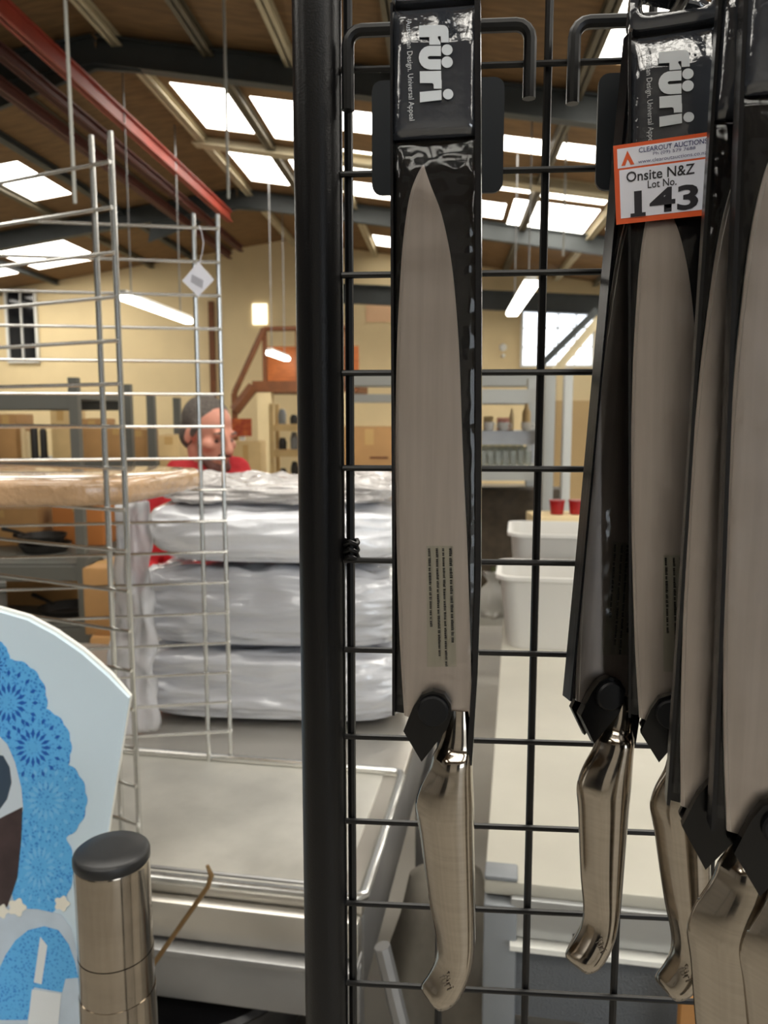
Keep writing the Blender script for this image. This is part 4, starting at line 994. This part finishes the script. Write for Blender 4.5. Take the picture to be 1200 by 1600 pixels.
def make_pack(name, label, T, Rm, sx=1., sz=1., dx=0., hs=1., sticker=False, seed=0, edge_hi=True):
    t = thing(name, label, 'packaged knife', T, 0, 'packaged knives on the black grid')
    t.rotation_mode = 'QUATERNION'; t.rotation_quaternion = Rm.to_quaternion()
    def m(px, py, yoff=0.):
        x, z = K(px, py, yoff); return (x * sx + dx, z * sz)
    def hm(px, py):
        x, z = K(px, py); z0 = K(680, 1130)[1]
        return (x * hs + dx, z0 * sz + (z - z0) * hs)
    # --- black sleeve (back tray) with raised side lips
    L = [m(612, -66), m(612, 200), m(613, 500), m(615, 900), m(615, 1113)]
    Rr = [m(738, 1190), m(747, 1045), m(752, 900), m(753, 500), m(752, 200), m(751, -66)]
    low = [m(632, 1116), m(690, 1126), m(726, 1150)]
    tr = Rr[-1]; tl = L[0]
    top = [(tr[0] - .004, tr[1] + .004), (tl[0] + .004, tl[1] + .004)]
    holez = -.0015; hw, hr = .0105 , .0042
    sep1 = m(680, 10)[1]
    body = L + low + Rr
    # the tray below the header
    zcut = sep1 + .0005
    Lb = [(m(612, 10)[0], zcut)] + L[1:]; Rb = Rr[:-1] + [(m(751, 10)[0], zcut)]
    MB().prism(Lb + low + Rb, .0012, .0045).build('sleeve', M_SLEEVE, t, 30)
    # lips: thin walls standing forward along both long edges
    lip = MB()
    def wall(pts, w):
        for i in range(len(pts) - 1):
            (x0, z0), (x1, z1) = pts[i], pts[i + 1]
            lip.add([(x0, -.0045, z0), (x0 + w, -.0045, z0), (x0 + w, .0012, z0), (x0, .0012, z0), (x1, -.0045, z1), (x1 + w, -.0045, z1), (x1 + w, .0012, z1), (x1, .0012, z1)],
                    [(0, 1, 5, 4), (1, 2, 6, 5), (2, 3, 7, 6), (3, 0, 4, 7), (3, 2, 1, 0), (4, 5, 6, 7)])
    wall(Lb, .0011 * sx); wall([(x - .0024 * sx, z) for x, z in Rb], .0024 * sx)
    lip.build('sleeve_lip', M_SLEEVE, t, 30)
    # --- header with the hanging slot
    x0, x1 = m(612, -20)[0], m(751, -20)[0]; zt_ = m(680, -66)[1]
    n_ = 48
    def stad(a):           # slot outline
        return ((hw if cos(a) > 0 else -hw) + hr * cos(a), holez + hr * sin(a))
    def outer(a):
        cx, cz = (x0 + x1) / 2, (zcut + zt_) / 2; hx, hz = (x1 - x0) / 2, (zt_ - zcut) / 2
        c_, s_ = cos(a), sin(a); k = (abs(c_) ** 10 + abs(s_) ** 10) ** (-1 / 10.)
        return (cx + hx * c_ * k, cz + hz * s_ * k)
    rings = []
    for (kk, y) in ((0, .003), (0, -.0005), (.12, -.0032), (.6, -.0042), (.9, -.0036), (1, -.001), (1, .003)):
        g = []
        for i in range(n_):
            a = 2 * pi * (i + .5) / n_; o_ = outer(a); s_ = stad(a)
            g.append((o_[0] + (s_[0] - o_[0]) * kk, y, o_[1] + (s_[1] - o_[1]) * kk))
        rings.append(g)
    mb = MB(); mb.add([v for g in rings for v in g], [(i * n_ + k, i * n_ + (k + 1) % n_, (i + 1) * n_ + (k + 1) % n_, (i + 1) * n_ + k) for i in range(len(rings) - 1) for k in range(n_)] + [((len(rings) - 1) * n_ + k, (len(rings) - 1) * n_ + (k + 1) % n_, (k + 1) % n_, k) for k in range(n_)])
    mb.build('header', M_LOGOCARD, t, 50)
    # --- pillowed logo window
    def pillow(pxa, pya, pxb, pyb, y_edge, bulge, mm, nm, ex=6, nx=16, nz=30, wav=.00045, top_slope=True):
        xa, za = m(pxa, pya); xb, zb = m(pxb, pyb); mb = MB()
        for j in range(nz + 1):
            for i in range(nx + 1):
                u, v = i / nx * 2 - 1, j / nz * 2 - 1
                k = (abs(u) ** 10 + abs(v) ** 10) ** (1 / 10.) if (u or v) else 0
                tv = (1 - max(0, -.42 - v) / .58 * .8) if top_slope else 1
                hgt = max(0, (1 - abs(u) ** ex)) * max(0, (1 - abs(v) ** 14)) * tv * tv
                x = xa + (xb - xa) * (u + 1) / 2; z = za + (zb - za) * (v + 1) / 2
                w_ = noise.noise(Vector((x * 70 + seed * 3.1, z * 45, seed))) * wav * 2
                mb.v.append(Vector((x, y_edge - (bulge + w_) * hgt ** .5, z)))
        mb.f = [(j * (nx + 1) + i, (j + 1) * (nx + 1) + i, (j + 1) * (nx + 1) + i + 1, j * (nx + 1) + i + 1) for j in range(nz) for i in range(nx)]
        return mb.build(nm, mm, t, 180)
    pillow(614, 20, 748, 213, -.0006, .0042, M_LOGOCARD, 'logo_window')
    YL = -.0056
    # logo glyphs: (along = down the pack, across = towards the right) in the units of the printed mark
    def gl_(pts):      # pts in zoomed print units -> pack plane
        out = []
        for (cx, cy) in pts: out.append(m(600 + cx / 6.667, cy / 6.667))
        return out
    lg = MB()
    def ell(cx, cy, r, k=20): return [(cx + r * cos(2 * pi * i / k), cy + r * sin(2 * pi * i / k)) for i in range(k)]
    f_ = [(380, 345), (600, 338)] + [(620 + 62 * sin(R_(a)), 400 - 62 * cos(R_(a))) for a in (20, 45, 70, 90)] + [(686, 516), (606, 516), (604, 470), (602, 452), (576, 452), (572, 470), (600, 520), (600, 540), (486, 540), (486, 462), (380, 462)]
    u_ = [(605, 552), (500, 552)] + [(490 + 118 * cos(R_(a)) * .95, 672 - 120 * sin(R_(a))) for a in (100, 120, 140, 160, 180, 200, 220, 240, 260)] + [(500, 794), (605, 794), (605, 690), (485, 690), (470, 680), (470, 665), (485, 655), (605, 655)]
    r_ = [(388, 812), (606, 808), (608, 895), (612, 905), (612, 990), (532, 990), (530, 945), (515, 932), (390, 932)]
    i_ = [(388, 1024), (610, 1004), (612, 1104), (390, 1130)]
    for g in (f_, u_, r_, i_, ell(668, 592, 56), ell(668, 718, 58), ell(678, 1046, 53)):
        lg.prism(gl_(g), YL - .0001, YL + .0001)
    lg.build('logo', M_LOGO, t, 0)
    me = text_mesh('Australian Design. Universal Appeal', 1.0)
    xs = [v.co.x for v in me.vertices]; wd_ = max(xs) - min(xs)
    (xa, za), (xb, zb) = m(641, 44), m(646, 198)
    Lg = hypot(xb - xa, zb - za); s_ = Lg / wd_
    dr = Vector((xb - xa, 0, zb - za)).normalized(); upv = Vector((-dr.z, 0, dr.x)); cen = Vector(((xa + xb) / 2, YL - .0002, (za + zb) / 2))
    for v in me.vertices: v.co = cen + dr * v.co.x * s_ + upv * v.co.y * s_ * 1.15
    link('tagline', me, M_TAG, t)
    sm = MB(); sm.prism(gl_([(670, 280), (700, 290), (700, 320), (672, 312)]), YL - .0001, YL + .0001); sm.prism(gl_([(735, 310), (762, 320), (760, 352), (738, 346)]), YL - .0001, YL + .0001); sm.build('trademark', M_TAG, t, 0)
    # --- blade with a ground edge
    Lbl = [(662, 258), (652, 275), (640, 310), (630, 380), (624, 470), (620, 560), (618, 700), (620, 850), (625, 1000), (632, 1117)]
    Rbl = [(662, 258), (673, 290), (690, 335), (704, 400), (712, 470), (718, 560), (723, 700), (730, 850), (735, 1000), (738, 1128)]
    ls = [m(*q) for q in spline(Lbl, 4)]; rs = [m(*q) for q in spline(Rbl, 4)]
    MB().prism(ls + [m(690, 1136)] + rs[:0:-1], -.0009, .0009).build('blade', M_BLADE, t, 30)
    bl_ = bpy.data.objects[-1] if False else t.children[-1]
    eg = MB()
    for i in range(len(ls) - 1):
        (xa, za), (xb, zb) = ls[i], ls[i + 1]; w0 = .0013 * min(1, i / 4)
        w1 = .0013 * min(1, (i + 1) / 4)
        eg.add([(xa - .0001, -.00015, za), (xa + w0, -.00098, za), (xb + w1, -.00098, zb), (xb - .0001, -.00015, zb)], [(0, 1, 2, 3)])
    eg.build('ground_edge', M_EDGE, bl_, 0)
    # --- clear film over the blade: rolled top, then flat to the sleeve mouth
    mb = MB(); nx = 14; rows_ = [218, 221, 232, 250, 268, 284, 330, 400, 520, 640, 760, 880, 1000, 1060, 1100]
    for j, py in enumerate(rows_):
        xl, xr = m(613, py)[0], m(752 if py < 900 else 752 - (py - 900) / 145 * 5 * .9, py)[0]; z = m(680, py)[1]
        ht = [0, .2, .38, .62, .85, .98, .9, .85][j] if j < 8 else .8
        for i in range(nx + 1):
            u = i / nx * 2 - 1; x = xl + (xr - xl) * (u + 1) / 2
            h = (1 - abs(u) ** 6) ** .5 * ht
            mb.v.append(Vector((x, -.0012 - .0045 * h + noise.noise(Vector((x * 60, z * 20, seed + 5))) * .0004 * h, z)))
    mb.f = [(j * (nx + 1) + i, (j + 1) * (nx + 1) + i, (j + 1) * (nx + 1) + i + 1, j * (nx + 1) + i + 1) for j in range(len(rows_) - 1) for i in range(nx)]
    mb.build('film_window', M_CLEAR, t, 180)
    # --- print label on the film with unreadably fine lines
    lb = MB().prism([m(667, 852), m(708, 852), m(714, 1040), m(668, 1040)], -.0022, -.0021).build('print_label', M_LABELFILM, t, 0)
    wd = MB(); rnd = random.Random(11)
    for cx, ye in ((704, 1004), (693, 1038), (683, 1024), (671, 980)):
        y = 856; wl = 1.5 if cx < 700 else 1.9
        while y < ye:
            for q in range(rnd.randint(2, 8)):
                ln = rnd.uniform(1.1, 2.4); y2 = y + ln; k = (y - 856) / 184 * 5; up_ = rnd.choice((0, 0, .7))
                wd.prism([m(cx - wl + k, y), m(cx + wl + up_ + k, y), m(cx + wl + up_ + k, y2), m(cx - wl + k, y2)], -.0024, -.00225); y = y2 + .7
                if y > ye: break
            y += 2.2
    wd.build('fine_print', M_PRINT, lb, 0)
    # --- clasp and button
    cl = [hm(633, 1135), hm(648, 1098), hm(660, 1080), hm(678, 1073), hm(696, 1079), hm(706, 1094), hm(707, 1112), hm(700, 1132), hm(661, 1182)]
    CO = MB().prism(spline(cl, 1), -.0062, -.0014).build('clasp', M_CLASP, t, 30)
    MB().prism(cl, .0045, .0075).build('clasp_back', M_CLASP, t, 30)
    bx, bz_ = hm(679, 1103)
    bt = MB(); bt.lathe([(.0068, 0), (.0068, .0018), (.006, .0026), (.0, .0027)], n=28, cap=False)
    o = bt.build('button', M_BUTTON, CO, 40); o.location = (bx, -.0062, bz_); o.rotation_euler = (pi / 2, 0, 0)
    # --- handle
    S = [(1108, 698, 733, .0030), (1128, 694, 736, .0045), (1150, 690, 738, .0052), (1166, 684, 739, .006), (1180, 676, 739, .0092), (1202, 670, 739, .0098), (1228, 657, 740, .0104), (1250, 650, 741, .0106), (1268, 649, 741, .0106), (1300, 655, 741, .0102), (1360, 663, 742, .0098), (1420, 672, 743, .0095), (1460, 680, 743, .0095), (1485, 682, 741, .0098), (1505, 678, 738, .0102), (1525, 668, 731, .0104), (1543, 657, 722, .0102), (1556, 666, 710, .0088), (1566, 678, 698, .006)]
    S = spline(S, 3); vs = []; mb = MB()
    half = [(1, 0), (.97, .32), (.9, .55), (.78, .74), (.6, .89), (.38, .97), (.15, 1.0), (-.08, .98), (-.28, .9), (-.4, .82), (-.6, .58), (-.8, .33), (-.95, .13), (-1, 0)]
    HSEC = [(x, y) for x, y in half] + [(x, -y) for x, y in half[-2:0:-1]]; n_ = len(HSEC)
    for (py, xl, xr, th) in S:
        (ax, az), (bx_, bz2) = hm(xl, py), hm(xr, py); c_ = (ax + bx_) / 2; h_ = (bx_ - ax) / 2
        for kx, ky in HSEC: vs.append((c_ + h_ * kx, th * ky + .0005, az))
    mb.add(vs, [(i * n_ + k, (i + 1) * n_ + k, (i + 1) * n_ + (k + 1) % n_, i * n_ + (k + 1) % n_) for i in range(len(S) - 1) for k in range(n_)] + [tuple(range(n_)), tuple((len(S) - 1) * n_ + k for k in range(n_))[::-1]])
    HD = mb.build('handle', M_HANDLE, t, 50)
    me = text_mesh('füri', .0055); hx, hz = hm(700, 1512)
    an = R_(-58)
    for v in me.vertices:
        x, z = v.co.x, v.co.y; v.co = Vector((hx + x * cos(an) - z * sin(an), -.0101, hz + x * sin(an) + z * cos(an)))
    link('engraved_mark', me, M_ENGR, HD)
    if sticker:
        # orange and white lot sticker stuck across the front
        yo = -.0068
        def st(px, py): return unp(px, py, T, Rm, yo)
        c4 = [st(958, 228), st(1109, 206), st(1103, 336), st(963, 351)]
        def bil(u, v):   # u right, v down
            a = Vector(c4[0]).lerp(Vector(c4[1]), u); b = Vector(c4[3]).lerp(Vector(c4[2]), u); return a.lerp(b, v)
        ST = MB().prism([tuple(bil(*q)) for q in ((0, 0), (1, 0), (1, 1), (0, 1))], yo, yo + .0004).build('lot_sticker', M_ORANGE, t, 0)
        ST['label'] = 'orange bordered white lot sticker reading 143'
        MB().prism([tuple(bil(*q)) for q in ((.055, .32), (.985, .32), (.985, .93), (.055, .93))], yo - .0002, yo).build('white_field', M_STICK, ST, 0)
        MB().prism([tuple(bil(*q)) for q in ((.04, .05), (.985, .05), (.985, .295), (.04, .295))], yo - .0002, yo).build('header_field', M_STICK, ST, 0)
        MB().prism([tuple(bil(*q)) for q in ((.08, .27), (.15, .09), (.22, .27), (.18, .27), (.15, .19), (.12, .27))], yo - .0004, yo - .00025).build('triangle_mark', M_ORANGE, ST, 0)
        def put(body, u0, u1, v, hgt, mm, bold=0.):
            me = text_mesh(body, 1., bold=bold); xs = [q.co.x for q in me.vertices]; ys = [q.co.y for q in me.vertices]
            x0_, x1_, y0_, y1_ = min(xs), max(xs), min(ys), max(ys)
            for q in me.vertices:
                u = u0 + (q.co.x - x0_) / (x1_ - x0_) * (u1 - u0); vv = v + hgt / 2 - (q.co.y - y0_) / (y1_ - y0_) * hgt
                p = bil(u, vv); q.co = Vector((p.x, yo - .0004, p.y))
            link('lettering', me, mm, ST)
        put('CLEAROUT AUCTIONS', .27, .98, .105, .062, M_INKB, .01)
        put('Ph (09) 579 7688', .42, .86, .175, .05, M_INKB)
        put('www.clearoutauctions.co.nz', .26, .98, .245, .045, M_INKB)
        put('Onsite N&Z', .13, .86, .42, .13, M_INK, .012)
        put('Lot No.', .36, .67, .545, .095, M_INK, .008)
        put('143', .21, .91, .76, .31, M_INK, .028)
        MB().prism([tuple(bil(*q)) for q in ((.165, .885), (.335, .885), (.335, .93), (.165, .93))], yo - .0005, yo - .0003).build('lettering', M_INK, ST, 0)
    return t
p1 = make_pack('packaged_knife', 'long carving knife in black sleeve hanging alone beside the round post', T1_, R1_, seed=1)
P2T = CAMP + Vector((.1243, .3528, .1768)); P2R = rot_pack(R_(16.1), R_(1.83), R_(-1.4))
make_pack('packaged_knife', 'packaged carving knife with the orange and white lot sticker', P2T, P2R, sticker=True, seed=2)
P3T = CAMP + Vector((.128, .3687, .1798)); P3R = rot_pack(R_(-9.4), R_(2.18), R_(5.33))
make_pack('packaged_knife', 'packaged carving knife hanging askew behind the stickered one, next to the grid', P3T, P3R, seed=3)
P4T = CAMP + Vector((.1455, .3002, .1786)); P4R = rot_pack(R_(15.15), R_(3.04), R_(1.97))
make_pack('packaged_knife', 'wide packaged knife hanging between the stickered one and the outermost pack', P4T, P4R, 1.176, 1.0548, 0, 1.2, seed=4)
P5T = CAMP + Vector((.1447, .2754, .1785)); P5R = rot_pack(R_(12.33), R_(1.16), R_(.26))
make_pack('packaged_knife', 'wide packaged knife at the outer end of the shared hook', P5T, P5R, 1.29, 1.0535, 0, 1.17, seed=5)
uu = (T1_ - GO).dot(U)
hook(-.0545, 'black wire hook with slate plate holding the single packaged knife', [(.0225, .37, GO.z + .013), (T1_.x, .33, T1_.z + .002), (T1_.x, .29, T1_.z + .004)])
hook(.0555, 'black wire hook with slate plate holding the four bunched knife packs', [(.1305, .372, CAM_Z + .1795), (.128, .34, CAM_Z + .1785), (.1415, .30, CAM_Z + .1785), (.1425, .275, CAM_Z + .1785), (.1425, .25, CAM_Z + .182)])
